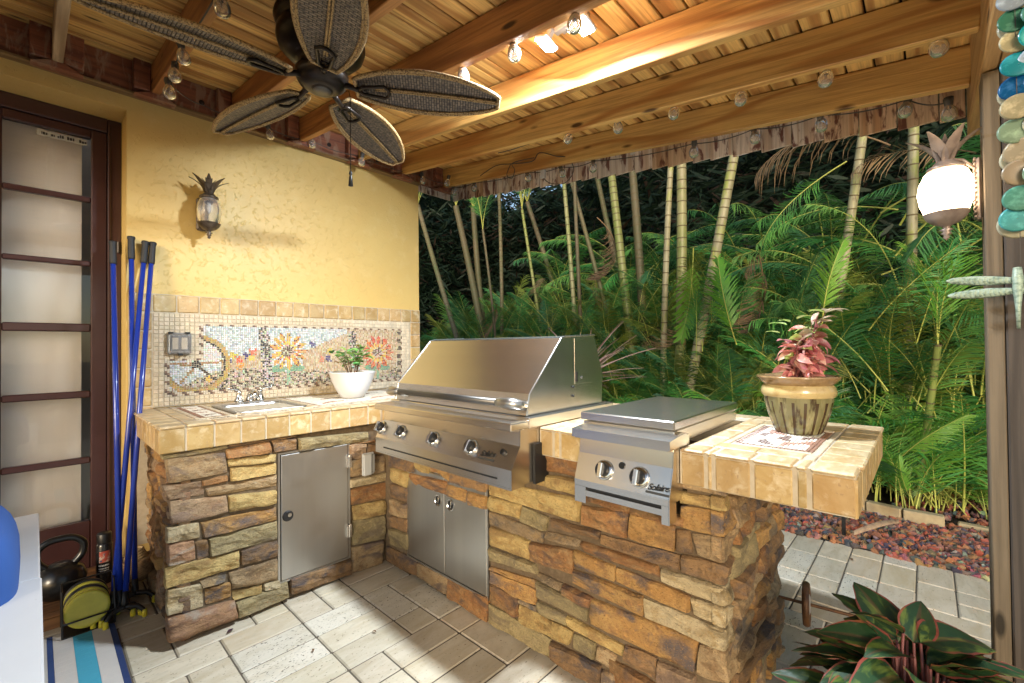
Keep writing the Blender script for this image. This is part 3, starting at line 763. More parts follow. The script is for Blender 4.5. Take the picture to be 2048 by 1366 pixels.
# ---- slabs behind the edge tiles
sl = MB()
LT = .930; LB = .818
sl.box(.348, 1.370, 2.3145, 3.118, LB+.002, LT-.0035); sl.box(1.370, 2.206, 2.115, 3.118, LB+.002, LT-.0035)
sl.box(1.90, 2.206, 1.13, 2.115, LB+.002, LT-.0035)
sl.box(1.370, 2.206, .130, .566, LB+.002, LT-.0035); sl.box(1.370, 2.206, .928, 1.13, LB+.002, LT-.0035); sl.box(2.02, 2.206, .566, .928, LB+.002, LT-.0035)
sl.build('counter_bed', grout, ck)
def box_tile(x0, x1, y0, y1, z0, z1, m, c=.004, name='tile'):
    mb = MB(); cx, cy_, cz = (x0+x1)/2, (y0+y1)/2, (z0+z1)/2
    mb.box(x0-cx, x1-cx, y0-cy_, y1-cy_, z0-cz, z1-cz, c); link(name, mb.mesh(name, m), ck, (cx, cy_, cz))
G = .003
ea = [.344,.438,.542,.647,.752,.859,.964,1.067,1.172,1.282,1.365]
for a, b_ in zip(ea[:-1], ea[1:]):
    box_tile(a+G, b_-G, 2.311, 2.323, LB, LT-.012, tile_mat, .004)
    box_tile(a+G, b_-G, 2.306, 2.398, LT-.011, LT+.001, tile_top, .004)
for k in range(8):
    y0 = 2.312+k*.1025; box_tile(.345, .357, y0+G, y0+.1025-G, LB, LT-.012, tile_mat, .004)
    if k: box_tile(.340, .44, y0+G, y0+.1025-G, LT-.011, LT+.001, tile_top, .004)
box_tile(1.367, 1.379, 2.12, 2.306, LB, LT-.012, tile_mat)
# long leg front: y joints .126 .226 .258 .361 .466 .566 | .93 1.03 1.055 1.13
for a, b_ in ((.127,.225),(.229,.257),(.261,.360),(.364,.464),(.468,.486),(.490,.565),(.930,1.028),(1.032,1.060),(1.064,1.128)):
    g = .002; box_tile(1.367, 1.379, a+g, b_-g, LB+rng.uniform(0,.003), LT-.012, tile_mat, .005)
    box_tile(1.362, 1.458, a+g, b_-g, LT-.011, LT+.001, tile_top, .005)
# near end
xe = [1.367,1.47,1.575,1.68,1.785,1.89,1.995,2.10,2.21]
for a, b_ in zip(xe[:-1], xe[1:]):
    box_tile(a+.002, b_-.002, .127, .139, LB, LT-.012, tile_mat, .004)
    box_tile((a if a > 1.4 else 1.46)+.002, b_-.002, .122, .223, LT-.011, LT+.001, tile_top, .004)
# bar side edge
y = .14
while y < 3.1:
    box_tile(2.198, 2.210, y+.002, y+.102, LB, LT-.012, tile_mat, .004); y += .104
# field tiles on top
def field(x0, x1, y0, y1, nx, ny, m=tile_top, holes=()):
    dx, dy = (x1-x0)/nx, (y1-y0)/ny
    for i in range(nx):
        for j in range(ny):
            a, b_ = x0+i*dx, y0+j*dy
            if any(h[0] < a+dx/2 < h[1] and h[2] < b_+dy/2 < h[3] for h in holes): continue
            box_tile(a+.0015, a+dx-.0015, b_+.0015, b_+dy-.0015, LT-.011, LT+.0005, m, .003)
field(2.10, 2.205, .226, 3.10, 1, 27)
field(1.925, 2.10, .64, 1.13, 1, 4); field(1.925, 2.10, 1.13, 2.11, 1, 9)
field(1.46, 1.925, .93, 1.13, 3, 1)
field(1.46, 2.10, .495, .562, 4, 1)
field(1.99, 2.10, .226, .495, 1, 2)
field(1.46, 1.54, .258, .495, 1, 2)
field(1.38, 2.10, 2.12, 2.30, 5, 2)
field(.445, .50, 2.41, 3.10, 1, 5)
# pale border strips and mosaic insets set into the top
def strip(x0, x1, y0, y1, n, m=cream_tile):
    if x1-x0 > y1-y0:
        for i in range(n): box_tile(x0+(x1-x0)*i/n+.001, x0+(x1-x0)*(i+1)/n-.001, y0+.001, y1-.001, LT-.011, LT+.0005, m, .002, 'border_strip')
    else:
        for i in range(n): box_tile(x0+.001, x1-.001, y0+(y1-y0)*i/n+.001, y0+(y1-y0)*(i+1)/n-.001, LT-.011, LT+.0005, m, .002, 'border_strip')
strip(.445, 2.0, 2.402, 2.425, 9); strip(.505, .528, 2.49, 3.10, 3); strip(.505, 2.0, 2.462, 2.485, 8); strip(.64,.663,2.49,3.1,3); strip(1.06,1.083,2.49,3.1,3)
strip(1.54, 1.99, .472, .493, 3); strip(1.54, 1.99, .227, .245, 3); strip(1.54, 1.558, .248, .47, 1); strip(1.965, 1.988, .248, .47, 1); strip(1.46, 1.54, .228, .256, 1)
def inset(x0, x1, y0, y1, seed, blobs, pitch=.0105):
    rr = random.Random(seed); mb = MB(); x = x0+pitch/2
    while x < x1:
        y = y0+pitch/2
        while y < y1:
            e = min(x-x0, x1-x, y-y0, y1-y)
            if e < .018: c = (.24,.12,.075)
            else:
                c = (.66,.61,.52)
                for bx, by, ln, wd, an, col in blobs:
                    dx, dy = x-bx, y-by; u_ = dx*math.cos(an)+dy*math.sin(an); v_ = -dx*math.sin(an)+dy*math.cos(an)+.35*(u_*u_)/max(ln,.01)
                    if (u_/ln)**2+(v_/wd)**2 < 1: c = col
            t = rr.uniform(.85, 1.12); mb.c = tuple(q*t for q in c)
            h = pitch*.43; jx, jy = rr.uniform(-.0008,.0008), rr.uniform(-.0008,.0008)
            mb.box(x-h+jx, x+h+jx, y-h+jy, y+h+jy, LT-.010, LT+rr.uniform(-.001,.0005), .0012)
            y += pitch
        x += pitch
    mb.build('mosaic_inset', tint, ck, kind='stuff')
BR_, PK = (.17,.10,.075), (.38,.20,.14)
inset(1.562, 1.962, .250, .468, 1, [(1.64,.40,.045,.017,.5,BR_),(1.66,.33,.05,.016,-.5,PK),(1.74,.36,.05,.018,.2,BR_),(1.80,.29,.045,.016,-.7,BR_),(1.70,.285,.04,.013,.1,PK),(1.84,.41,.05,.018,.6,PK),(1.90,.33,.04,.016,1.2,BR_),(1.78,.43,.04,.012,-.2,BR_)])
inset(.530, .638, 2.49, 3.05, 2, [(.585,2.6,.035,.018,.6,BR_),(.58,2.72,.035,.016,-.4,PK),(.585,2.83,.038,.018,.5,BR_),(.58,2.95,.035,.016,-.5,PK)])
inset(1.085, 1.80, 2.49, 3.05, 3, [(1.22,2.62,.10,.022,.3,PK),(1.35,2.8,.12,.025,-.3,BR_),(1.55,2.65,.10,.02,.2,PK),(1.6,2.9,.1,.02,.5,BR_)], .0125)
# rope row of mixed chips between the strips
mb = MB(); rr = random.Random(4); x = .51
while x < 2.0:
    mb.c = rr.choice([(.30,.20,.13),(.52,.44,.33),(.16,.11,.09),(.60,.53,.42)]); mb.box(x, x+.012, 2.427+rr.uniform(0,.006), 2.452+rr.uniform(0,.006), LT-.01, LT, .0015); x += .0145
mb.build('chip_row', tint, ck, kind='stuff')
field(.664, 1.06, 2.93, 3.10, 4, 2, tile_top); field(.664,1.06,2.49,2.505,1,1); field(1.03,1.06,2.505,2.93,1,4)
# steel access doors
ad = MB(); ad.box(.812, .822, 2.338, 2.36, .095, .735); ad.box(1.174, 1.186, 2.338, 2.36, .095, .735); ad.box(.822, 1.174, 2.338, 2.36, .095, .104); ad.box(.822, 1.174, 2.338, 2.36, .727, .735); ad.build('door_frame', steel2, ck)
dd = MB(); dd.box(.826, 1.170, 2.333, 2.349, .108, .723, .002); door = dd.build('access_door', steel2, ck)
hm_ = MB(); hm_.smooth = False; hm_.lathe([(.001,.010),(.022,.010),(.026,.004),(.026,0)], 24, align((.856,2.333,.42), (0,-1,0))); hm_.build('round_latch', dark, door)
hm_ = MB(); hm_.lathe([(.001,.0115),(.010,.0115),(.011,.009)], 12, align((.862,2.333,.425), (0,-1,0))); hm_.build('latch_core', chrome, door)
for z in (.63, .25):
    h_ = MB(); h_.box(1.158, 1.170, 2.318, 2.333, z-.032, z+.032, .002); h_.box(1.172, 1.188, 2.320, 2.337, z-.036, z+.036, .002); h_.tube([(1.171,2.318,z-.03),(1.171,2.318,z+.03)], .0055, 8); h_.build('hinge', steel, door)
fb = MB(); fb.box(1.398, 1.41, 1.463, 1.472, .112, .60); fb.box(1.398,1.41,2.096,2.106,.112,.60); fb.box(1.394,1.41,1.463,2.106,.104,.113); fb.build('door_frame', steel2, ck)
for y0, y1, yh in ((1.474,1.774,1.727),(1.779,2.094,1.827)):
    dd = MB(); dd.box(1.397, 1.409, y0, y1, .116, .60, .0018); dr = dd.build('access_door', steel2, ck)
    p_ = MB(); Mx = align((1.397, yh, .472), (-1,0,0)); p_.lathe([(.027,0),(.029,.003),(.024,.004),(.021,.001)], 24, Mx, False); p_.build('recessed_pull', chrome, dr)
    p_ = MB(); p_.lathe([(.001,.0008),(.021,.0008),(.021,0)], 24, Mx); p_.build('pull_cup', dark, dr)
    p_ = MB(); p_.tube([(1.395, yh-.004, .490),(1.392, yh-.010, .478),(1.392, yh-.004, .462)], .003, 6); p_.build('pull_ring', chrome, dr)
mb = MB(); mb.box(1.42, 1.46, 1.46, 2.105, .10, .112); mb.build('sill', steel2, ck)

# ================================================================ grill
gr = thing('gas_grill', 'large stainless steel gas grill with closed slanted hood and four knobs', 'grill', (0,0,0))
GY0, GY1 = 1.135, 2.095
bd = MB()
bd.prism([(1.206,.965),(1.206,.933),(1.256,.930),(1.254,.872),(1.204,.789),(1.204,.722),(1.214,.722),(1.214,.786),(1.40,.786),(1.40,.965)], GY0, GY1, 'y')
bd.build('control_panel', steel, gr)
ap = MB(); ap.box(1.2035, 1.213, GY0, GY1, .714, .7215); ap.build('apron', steel, gr)
for y in (GY0-.003, GY1+.0005):
    ap = MB(); ap.prism([(1.2045,.715),(1.2045,.789),(1.2545,.872),(1.2565,.932),(1.277,.932),(1.277,.715)], y, y+.0025, 'y'); ap.build('end_plate', steel, gr)
sh = MB(); sh.box(1.200, 1.305, GY0-.006, GY1+.006, .934, .962, .003); sh.build('front_ledge', steel, gr)
dk = MB(); dk.box(1.2025, 1.2036, 1.207, 2.02, .744, .750); dk.build('drip_slot', dark, gr)
bx_ = MB(); bx_.box(1.275, 1.905, GY0-.0012, GY1+.002, .722, .952); bx_.box(1.41, 1.905, GY0-.0012, GY1+.002, .60, .7215); bx_.box(1.30, 1.93, GY0-.012, GY1+.012, .933, .975, .003); bx_.build('firebox', steel, gr)
bl = MB(); bl.box(1.325, 1.45, GY0-.017, GY0-.003, .715, .87); bl.build('gap_shade_box', dark, gr)  # black box standing in for the dark gap beside the panel
hd = MB()
hp = [(1.315,.978),(1.332,1.062),(1.545,1.286),(1.575,1.293),(1.805,1.302),(1.878,1.12),(1.868,.978)]
hd.prism(hp, 1.153, 2.082, 'y'); hood = hd.build('hood', steel, gr)
for y in (1.149, 2.0865):
    tr = MB(); tr.tube([(p[0]-.001, y, p[1]) for p in hp[:5]], .0035, 6); tr.build('hood_rim', steel, hood)
pn = MB(); pn.box(1.645, 1.785, 1.1518, 1.1535, 1.08, 1.285, .001); pn.build('side_plate', steel, hood)
sl_ = MB(); sl_.box(1.652, 1.662, 1.1485, 1.1520, 1.09, 1.135); sl_.build('side_slot', dark, hood)
for x, z in ((1.70,1.108),(1.63,1.07),(1.628,1.03)):
    q = MB(); q.lathe([(.001,.003),(.005,.003),(.006,0)], 10, align((x,1.1495,z),(0,-1,0))); q.build('rivet', chrome if x == 1.70 else dark, hood)
hn = MB(); hn.smooth = True; hn.tube([(1.262,1.20,1.028),(1.262,2.03,1.028)], .0140, 16)
hn.build('handle_bar', mat('dark_satin', (.13,.125,.12), .42, 1), hood)
for y, s in ((1.20,-1),(2.03,1)):
    e = MB(); e.smooth = True
    e.tube([(1.262,y-s*.075,1.028),(1.262,y-s*.03,1.028),(1.262,y,1.028),(1.266,y+s*.022,1.027),(1.284,y+s*.032,1.022),(1.322,y+s*.034,1.015)], [.0125,.019,.023,.024,.022,.017], 14); e.build('handle_end', satin, hood)
sn = Vector((-.855, 0, .515)).normalized()      # outward normal of the slanted panel
def knob(parent, x, y, z, r_=.030, sn=sn):
    M = align((x, y, z), sn, (0,-1,0))
    b = MB(); b.smooth = True; b.lathe([(r_*1.15,0),(r_*1.12,.006),(r_*.98,.008)], 26, M); k = b.build('knob', chrome, parent)
    c = MB(); c.smooth = False; c.lathe([(r_*.82,.006),(r_*.80,.022),(r_*.70,.026)], 26, M); c.build('knob_body', dark, k)
    d = MB(); d.M = M; d.box(-.008, .008, -r_*.95, r_*.75, .010, .036, .003); d.build('knob_grip', chrome, k)
for y in (2.085, 1.905, 1.641, 1.384): knob(gr, 1.2315, y, .835)
ig = MB(); ig.lathe([(.012,0),(.012,.008),(.008,.010),(.008,.004),(.001,.004)], 16, align((1.2345,1.202,.842), sn)); ig.build('igniter', dark, gr)
sn2 = Vector((-.942, 0, .336)).normalized()
def badge(parent, x, y, z, size, sn=sn):
    cu = bpy.data.curves.new('badge_text', 'FONT'); cu.body = 'Solaire'; cu.size = size; cu.shear = .45; cu.extrude = .0020; cu.offset = .0004; cu.space_character = .92
    to = bpy.data.objects.new('badge_text', cu); COL.objects.link(to); bpy.context.view_layer.update()
    me = bpy.data.meshes.new_from_object(to.evaluated_get(bpy.context.evaluated_depsgraph_get())); bpy.data.objects.remove(to)
    me.materials.clear(); me.materials.append(dark)
    up = Vector((.052, 0, .0855)).normalized(); M = align((x, y, z), sn, (0,-1,0))
    X = Vector((0,-1,0)); Zn = sn; Y = Zn.cross(X)
    Mx = Matrix(((X.x,Y.x,Zn.x,x),(X.y,Y.y,Zn.y,y),(X.z,Y.z,Zn.z,z),(0,0,0,1)))
    me.transform(Mx @ Matrix.Rotation(R(4), 4, 'Z')); link('badge_lettering', me, parent)
    b = MB(); b.M = Mx; b.box(-size*.15, size*2.6, -size*.38, -size*.12, 0, .0015)
    b.build('badge_bar', mat('badge_grey', (.05,.05,.05), .4), parent)
badge(gr, 1.2180, 1.318, .815, .032)

# ================================================================ side burner
sbn = thing('side_burner', 'low stainless steel side burner with flat lid and two knobs', 'burner', (0,0,0))
BY0, BY1 = .568, .905
b = MB(); b.prism([(1.288,.962),(1.288,.932),(1.322,.925),(1.316,.876),(1.285,.789),(1.285,.768),(1.45,.768),(1.45,.962)], BY0, BY1, 'y'); b.build('control_panel', steel, sbn)
b = MB(); b.box(1.285, 1.296, BY0, BY0+.022, .712, .769); b.box(1.285,1.296,BY1-.045,BY1,.712,.769); b.box(1.286,1.30,BY0+.02,BY1-.04,.737,.756); b.build('apron', steel, sbn)
b = MB(); b.prism([(1.2855,.712),(1.2855,.789),(1.3165,.876),(1.3225,.932),(1.334,.932),(1.334,.712)], BY0-.003, BY0-.0005, 'y'); b.build('end_plate', steel, sbn)
b = MB(); b.box(1.292, 1.40, BY0+.02, BY1-.03, .757, .768); b.build('drip_slot', dark, sbn)
b = MB(); b.prism([(1.283,.963),(1.283,.935),(1.41,.935),(1.41,.972),(1.36,.970)], BY0-.008, BY1+.008, 'y'); b.build('front_ledge', steel, sbn)
b = MB(); b.box(1.375, 2.00, BY0+.018, BY1+.022, .933, .978, .003); b.build('burner_tray', steel, sbn)
b = MB(); b.box(1.365, 2.005, BY0+.012, BY1+.028, .980, 1.010, .004); lid = b.build('lid', steel, sbn)
for y in (.795, .668): knob(sbn, 1.3005, y, .834, .029, sn2)
ig = MB(); ig.lathe([(.011,0),(.011,.004),(.001,.004)], 16, align((1.3095,.733,.858), sn2)); ig.build('igniter', dark, sbn)
badge(sbn, 1.2895, .637, .806, .027, sn2)

# ================================================================ sink and faucet
sk = thing('bar_sink', 'small rectangular stainless bar sink set in the tiled counter', 'sink', (.852, 2.71, .93))
m = MB(); m.smooth = False
def rrect(x0, x1, y0, y1, r_, z, n=5):
    P = []
    for cx, cy_, a0 in ((x1-r_,y1-r_,0),(x0+r_,y1-r_,90),(x0+r_,y0+r_,180),(x1-r_,y0+r_,270)):
        for k in range(n): a = R(a0+90*k/(n-1)); P.append((cx+r_*math.cos(a), cy_+r_*math.sin(a), z))
    return P
loops = [rrect(-.178,.178,-.206,.262,.03,.001), rrect(-.178,.178,-.206,.262,.03,.006), rrect(-.158,.158,-.182,.165,.035,.007), rrect(-.153,.153,-.177,.160,.035,.000), rrect(-.146,.146,-.17,.152,.04,-.135), rrect(-.11,.11,-.13,.12,.03,-.145)]
n = 20; vv = [p for L in loops for p in L]; ff = []
for i in range(len(loops)-1):
    for k in range(n): ff.append((i*n+k, i*n+(k+1) % n, (i+1)*n+(k+1) % n, (i+1)*n+k))
ff.append(tuple(range((len(loops)-1)*n, len(loops)*n))); m.smooth = True; m.add(vv, ff); m.build('basin', steel2, sk)
m = MB(); m.lathe([(.001,-.143),(.02,-.143),(.028,-.1445)], 18, Matrix.Translation((0,-.0,0))); m.build('drain', chrome, sk)
fa = thing('faucet', 'chrome two-handle bar faucet behind the small sink', 'faucet', (.862, 2.925, .937))
m = MB(); m.box(-.072, .072, -.024, .024, 0, .012, .004); m.build('base_plate', chrome, fa)
for s in (-1, 1):
    m = MB(); m.smooth = True; m.lathe([(.026,.010),(.024,.022),(.016,.036),(.013,.055),(.015,.062),(.011,.072)], 18, Matrix.Translation((s*.055,0,0))); h_ = m.build('handle_base', chrome, fa)
    m = MB(); m.smooth = True; m.tube([(s*.055,0,.066),(s*.062,-.004,.078),(s*.082,-.012,.084),(s*.11,-.02,.086),(s*.125,-.023,.092)], [.010,.009,.006,.006,.0045], 10); m.build('lever', chrome, fa)
m = MB(); m.smooth = True; m.tube([(0,0,.008),(0,-.002,.03),(0,-.02,.055),(0,-.055,.066),(0,-.09,.060),(0,-.105,.040)], [.024,.020,.016,.013,.012,.011], 14); m.build('spout', chrome, fa)

# ================================================================ covered switches
sw = thing('wall_outlet', 'grey weatherproof outlet with clear cover on the mosaic backsplash', 'outlet', (.556, WY-.014, 1.285))
m = MB(); m.box(-.057, .057, -.022, 0, -.062, .062, .010); m.build('housing', mat('outlet_grey', (.22,.22,.215), .45), sw)
m = MB(); m.box(-.046, .046, -.024, -.021, -.040, .044, .001); m.build('face', mat('outlet_face', (.07,.07,.075), .4), sw)
for x in (-.021, .021):
    m = MB(); m.box(x-.014, x+.014, -.0265, -.023, -.032, .034, .001); m.build('switch', mat('switch_ivory', (.60,.52,.38), .4), sw)
m = MB(); m.box(-.052, .052, -.042, -.0275, -.055, .054, .008); m.build('clear_cover', mat('clear_plastic', (.9,.9,.92), .08, trans=.92, ior=1.2), sw)
for x in (-.042, .036): 
    m = MB(); m.box(x-.010, x+.012, -.034, -.004, .058, .066, .001); m.build('cover_hinge', dark, sw)
m = MB(); m.box(-.008, .012, -.044, -.02, -.068, -.054, .001); m.build('latch', dark, sw)
so2 = thing('stone_outlet', 'pale grey flip-cover outlet box on the stone by the inside corner', 'outlet', (1.281, 2.322, .597))
m = MB(); m.box(-.036, .036, -.012, 0, -.062, .062, .004); m.build('cover_plate', mat('outlet_pale', (.42,.43,.43), .45), so2)
m = MB(); m.box(-.036, .012, -.030, -.013, -.060, .058, .004); m.build('flip_cover', mat('outlet_pale', (.42,.43,.43), .45), so2)
m = MB(); m.box(.014, .034, -.024, -.012, -.05, .05, .002); m.build('hinge_side', mat('outlet_grey', (.22,.22,.215), .45), so2)
# ================================================================ planters on the counter
def leaf_mesh(name, L, W_, m, fold=.25, droop=.4, seg=5, shape=None, vein=False):
    vs_ = []; fs = []; mis = []
    for i in range(seg+1):
        s = i/seg; w_ = W_*(shape(s) if shape else math.sin(PI*min(1, s**.75))**.8)*.5
        a = droop*s*s; x = L*s*math.cos(a*.6); z = -L*s*math.sin(a*.6)
        vs_ += [(x, -w_, z+fold*w_), (x, 0, z), (x, w_, z+fold*w_)]
    for i in range(seg):
        o = i*3; fs += [(o, o+3, o+4, o+1), (o+1, o+4, o+5, o+2)]
    mb = MB(); mb.smooth = True; mb.add(vs_, fs); return mb.mesh(name, m)
def leaf_place(me, parent, p, d, scale=1, roll=0, name='leaf'):
    M = align(p, Vector(d).cross(Vector((0,0,1))).cross(Vector(d)) if abs(Vector(d).normalized().z) < .98 else (1,0,0), d)
    q = M.to_quaternion() @ Matrix.Rotation(roll, 4, 'X').to_quaternion()
    o = link(name, me, parent, p); o.rotation_mode = 'QUATERNION'; o.rotation_quaternion = q; o.scale = (scale,)*3; return o
potsoil = mat('potting_soil', (.03,.02,.014), .95, bump=[(60,.8,.01)])
wp = thing('planted_bowl', 'smooth white ceramic bowl with a small green shrub beside the sunflower mosaic', 'potted plant', (1.404, 2.731, .931))
m = MB(); m.smooth = True
m.lathe([(.001,0),(.062,0),(.075,.008),(.105,.06),(.128,.115),(.142,.160),(.145,.166),(.141,.168),(.134,.155),(.12,.13),(.001,.13)], 40, caps=False)
m.build('bowl', mat('white_ceramic', (.66,.65,.66), .28, coat=.3, rnd=0), wp)
m = MB(); m.lathe([(.120,.132),(.001,.142)], 24, caps=False); m.build('soil', potsoil, wp)
lg = leafmat('shrub_leaf', (.16,.34,.08), rough=.32, var=.4, hue=.05, tr=.25, layers=[(30,(.30,.42,.17),.45,.7)])
lg2 = leafmat('shrub_leaf_pink', (.45,.30,.16), rough=.35, var=.3, hue=.03)
stem_m = mat('plant_stem', (.12,.07,.04), .7)
lm1 = leaf_mesh('leaf', .050, .032, lg); lm2 = leaf_mesh('leaf', .042, .026, lg2)
rr = random.Random(8)
for k in range(9):
    a = rr.uniform(0, 2*PI); sp = rr.uniform(.06, .14); h = rr.uniform(.10, .27)
    p0 = Vector((.02*math.cos(a), .02*math.sin(a), .135)); p2 = Vector((sp*math.cos(a), sp*math.sin(a), .135+h)); p1 = (p0+p2)/2+Vector((0,0,.03))
    pts = [p0, p1*.5+p0*.5, p1, (p1+p2)/2, p2]
    m = MB(); m.tube(pts, [.004,.0035,.003,.0025,.0015], 6); m.build('stem', stem_m, wp)
    for q in range(rr.randint(9, 13)):
        t = .45+.55*q/7; p = p0.lerp(p2, min(t,1))+Vector((rr.uniform(-.02,.02), rr.uniform(-.02,.02), rr.uniform(0,.02)))
        b_ = rr.uniform(0, 2*PI); leaf_place(lm1 if rr.random() < .82 else lm2, wp, p, (math.cos(b_), math.sin(b_), rr.uniform(-.2,.8)), rr.uniform(.8,1.25), rr.uniform(-.6,.6))
# glazed pot with pink coloured plant
gp = thing('glazed_pot_plant', 'ribbed tan and olive glazed pot with pink and lime leaves on the counter end', 'potted plant', (1.895, .345, .931))
m = MB(); m.smooth = True; sg = 72; prof = [(.001,0),(.070,0),(.074,.004),(.084,.03),(.099,.075),(.108,.115),(.110,.132)]; M0 = None
vv = []; ff = []
for i, (r_, z) in enumerate(prof):
    for k in range(sg):
        rib = 1-(.020 if (k % 4 == 0) else 0)*(1 if 2 <= i <= 5 else 0)
        a = 2*PI*k/sg; vv.append((r_*rib*math.cos(a), r_*rib*math.sin(a), z))
for i in range(len(prof)-1):
    for k in range(sg): ff.append((i*sg+k, i*sg+(k+1) % sg, (i+1)*sg+(k+1) % sg, (i+1)*sg+k))
for q, f in enumerate(ff):
    m.cur = 1 if (q % sg) % 4 == 0 and 1 <= q//sg <= 4 else 0; m.add([], []); m.f.append(f); m.mi.append(m.cur); m.sm.append(True); m.tint.append(None)
m.v = vv
pm = mat('olive_glaze', (.17,.155,.07), .22, layers=[(16,(.30,.27,.14),.50,.62),(30,(.05,.03,.015),.52,.62)], stretch=(1,1,.12), coat=.5, rnd=0)
m.build('pot_body', [pm, mat('brown_glaze', (.055,.032,.014), .25, coat=.4, rnd=0)], gp)
m = MB(); m.smooth = True; m.lathe([(.110,.131),(.116,.136),(.118,.150),(.113,.168),(.108,.174)], 48, caps=False); m.build('collar', mat('cream_glaze', (.46,.35,.16), .2, layers=[(25,(.33,.22,.08),.5,.7)], coat=.5, rnd=0), gp)
m = MB(); m.smooth = True; m.lathe([(.107,.173),(.120,.184),(.131,.198),(.132,.204),(.126,.206),(.116,.198),(.104,.18),(.001,.178)], 48, caps=False); m.build('rim', mat('tan_glaze', (.27,.17,.08), .2, layers=[(20,(.17,.10,.04),.45,.6)], coat=.5, rnd=0), gp)
pk = leafmat('pink_leaf', (.58,.20,.20), rough=.4, var=.35, hue=.02, layers=[(35,(.70,.45,.36),.5,.62)])
lm_ = leafmat('lime_leaf', (.34,.46,.12), rough=.35, var=.25, hue=.03, layers=[(40,(.58,.55,.30),.5,.66)])
cr = leafmat('cream_leaf', (.60,.50,.36), rough=.4, var=.2, layers=[(35,(.50,.25,.20),.5,.65)])
lp = [leaf_mesh('leaf', .084, .036, q, .3, .5) for q in (pk, pk, lm_, cr)]
big = leaf_mesh('leaf', .075, .036, lm_, .25, .35)
rr = random.Random(19)
for k in range(13):
    a = rr.uniform(0, 2*PI); sp = rr.uniform(.01, .085); h = rr.uniform(.10, .225) if k else .25
    p0 = Vector((.018*math.cos(a), .018*math.sin(a), .18)); p2 = Vector((sp*math.cos(a), sp*math.sin(a)-.01, .18+h))
    m = MB(); m.tube([p0, p0.lerp(p2,.5)+Vector((0,0,.01)), p2], [.004,.003,.002], 6); m.build('stem', mat('red_stem', (.12,.03,.03), .6), gp)
    for q in range(12):
        t = .25+.75*q/11; p = p0.lerp(p2, t); b_ = rr.uniform(0, 2*PI)+q*2.4
        top = t > .82 and h > .15
        me = rr.choice(lp[2:]) if top and rr.random() < .7 else rr.choice(lp[:2] if rr.random() < .85 else lp)
        leaf_place(me, gp, p, (math.cos(b_), math.sin(b_), rr.uniform(-1.1,.7)), rr.uniform(.6,1.05), rr.uniform(-1.3,1.3))
tipd = Vector((.02,-.085,.43))
m = MB(); m.tube([(0,-.01,.25),(.01,-.05,.35),tipd], [.003,.0025,.002], 6); m.build('stem', stem_m, gp)
for b_ in (0, 1.1, 2.2, 3.4, 4.6, 5.6): leaf_place(big if b_ < 3 else lp[3], gp, tipd, (math.cos(b_), math.sin(b_), .35), .85)
for p, b_ in (((0,.02,.40),2.6),((0,.03,.39),1.2),((0,.0,.41),4.2),((-.01,.05,.36),2.2),((.0,-.02,.30),4.9)): leaf_place(big, gp, p, (math.cos(b_), math.sin(b_), .3), rr.uniform(.7,1))

# ---- floor plant with red veined leaves, lower right corner
ag = thing('chinese_evergreen', 'dark green plant with red-edged pointed leaves in a black pot on the floor', 'potted plant', (1.44, .035, 0))
m = MB(); m.smooth = True; m.lathe([(.001,0),(.10,0),(.115,.02),(.135,.26),(.142,.27),(.142,.29),(.130,.29),(.125,.26),(.001,.26)], 36, caps=False); m.build('pot', mat('black_pot', (.012,.011,.011), .35, rnd=0), ag)
def evergreen_mat():
    m = bpy.data.materials.new('red_edged_leaf'); m.use_nodes = True; nt = m.node_tree; b = nt.nodes['Principled BSDF']
    vec, ran = coords(nt, 'obj', (9,30,9), 9)
    at = nd(nt, 'ShaderNodeAttribute', attribute_name='tint')   # r: closeness to the margin or midrib, inherent leaf pattern
    sp = nd(nt, 'ShaderNodeSeparateColor'); nt.links.new(at.outputs['Color'], sp.inputs[0])
    n = noise_n(nt, vec, 1.0, 4, .6, .6)
    c = mixc(nt, ramp(nt, n, .5, .62), (.018,.050,.018), (.11,.16,.03))
    c = mixc(nt, ramp(nt, sp.outputs[0], .55, .95), c, (.33,.045,.045))
    nt.links.new(c, b.inputs['Base Color']); b.inputs['Roughness'].default_value = .42
    return m
em = evergreen_mat(); stalk_m = mat('pink_stalk', (.22,.07,.06), .5)
def ever_leaf(seed):
    rr = random.Random(seed); seg = 12; nx = 16; mb = MB(); mb.smooth = True; vs_ = []; tn = []
    L, W_ = .185, .112; dr = rr.uniform(.5, 1.1); tw = rr.uniform(-.4, .4)
    for i in range(seg+1):
        s = i/seg; w_ = W_*.5*(math.sin(PI*s**.72)**.75)*(1-.12*s)+.0008; a = dr*s
        for k in range(nx+1):
            t = k/nx*2-1; v = abs(t)
            y = w_*t; z = .30*w_*v+.0035*math.sin(s*22+k)*v; zz = z
            x = L*math.sin(a)/dr if dr else L*s
            vs_.append((x-zz*math.sin(a), y+tw*s*.02, -L*(1-math.cos(a))/dr+zz*math.cos(a)))
    for i in range(seg):
        for k in range(nx):
            v = abs((k+.5)/nx*2-1); mb.c = (.78 if v > .90 else (.60 if v < .12 else 0), 0, 0)
            o = i*(nx+1)+k; mb.add([], []); mb.f.append((o, o+nx+1, o+nx+2, o+1)); mb.mi.append(0); mb.sm.append(True); mb.tint.append(mb.c)
    mb.v = [tuple(p) for p in vs_]; return mb.mesh('leaf', em)
els = [ever_leaf(k) for k in range(5)]
rr = random.Random(31)
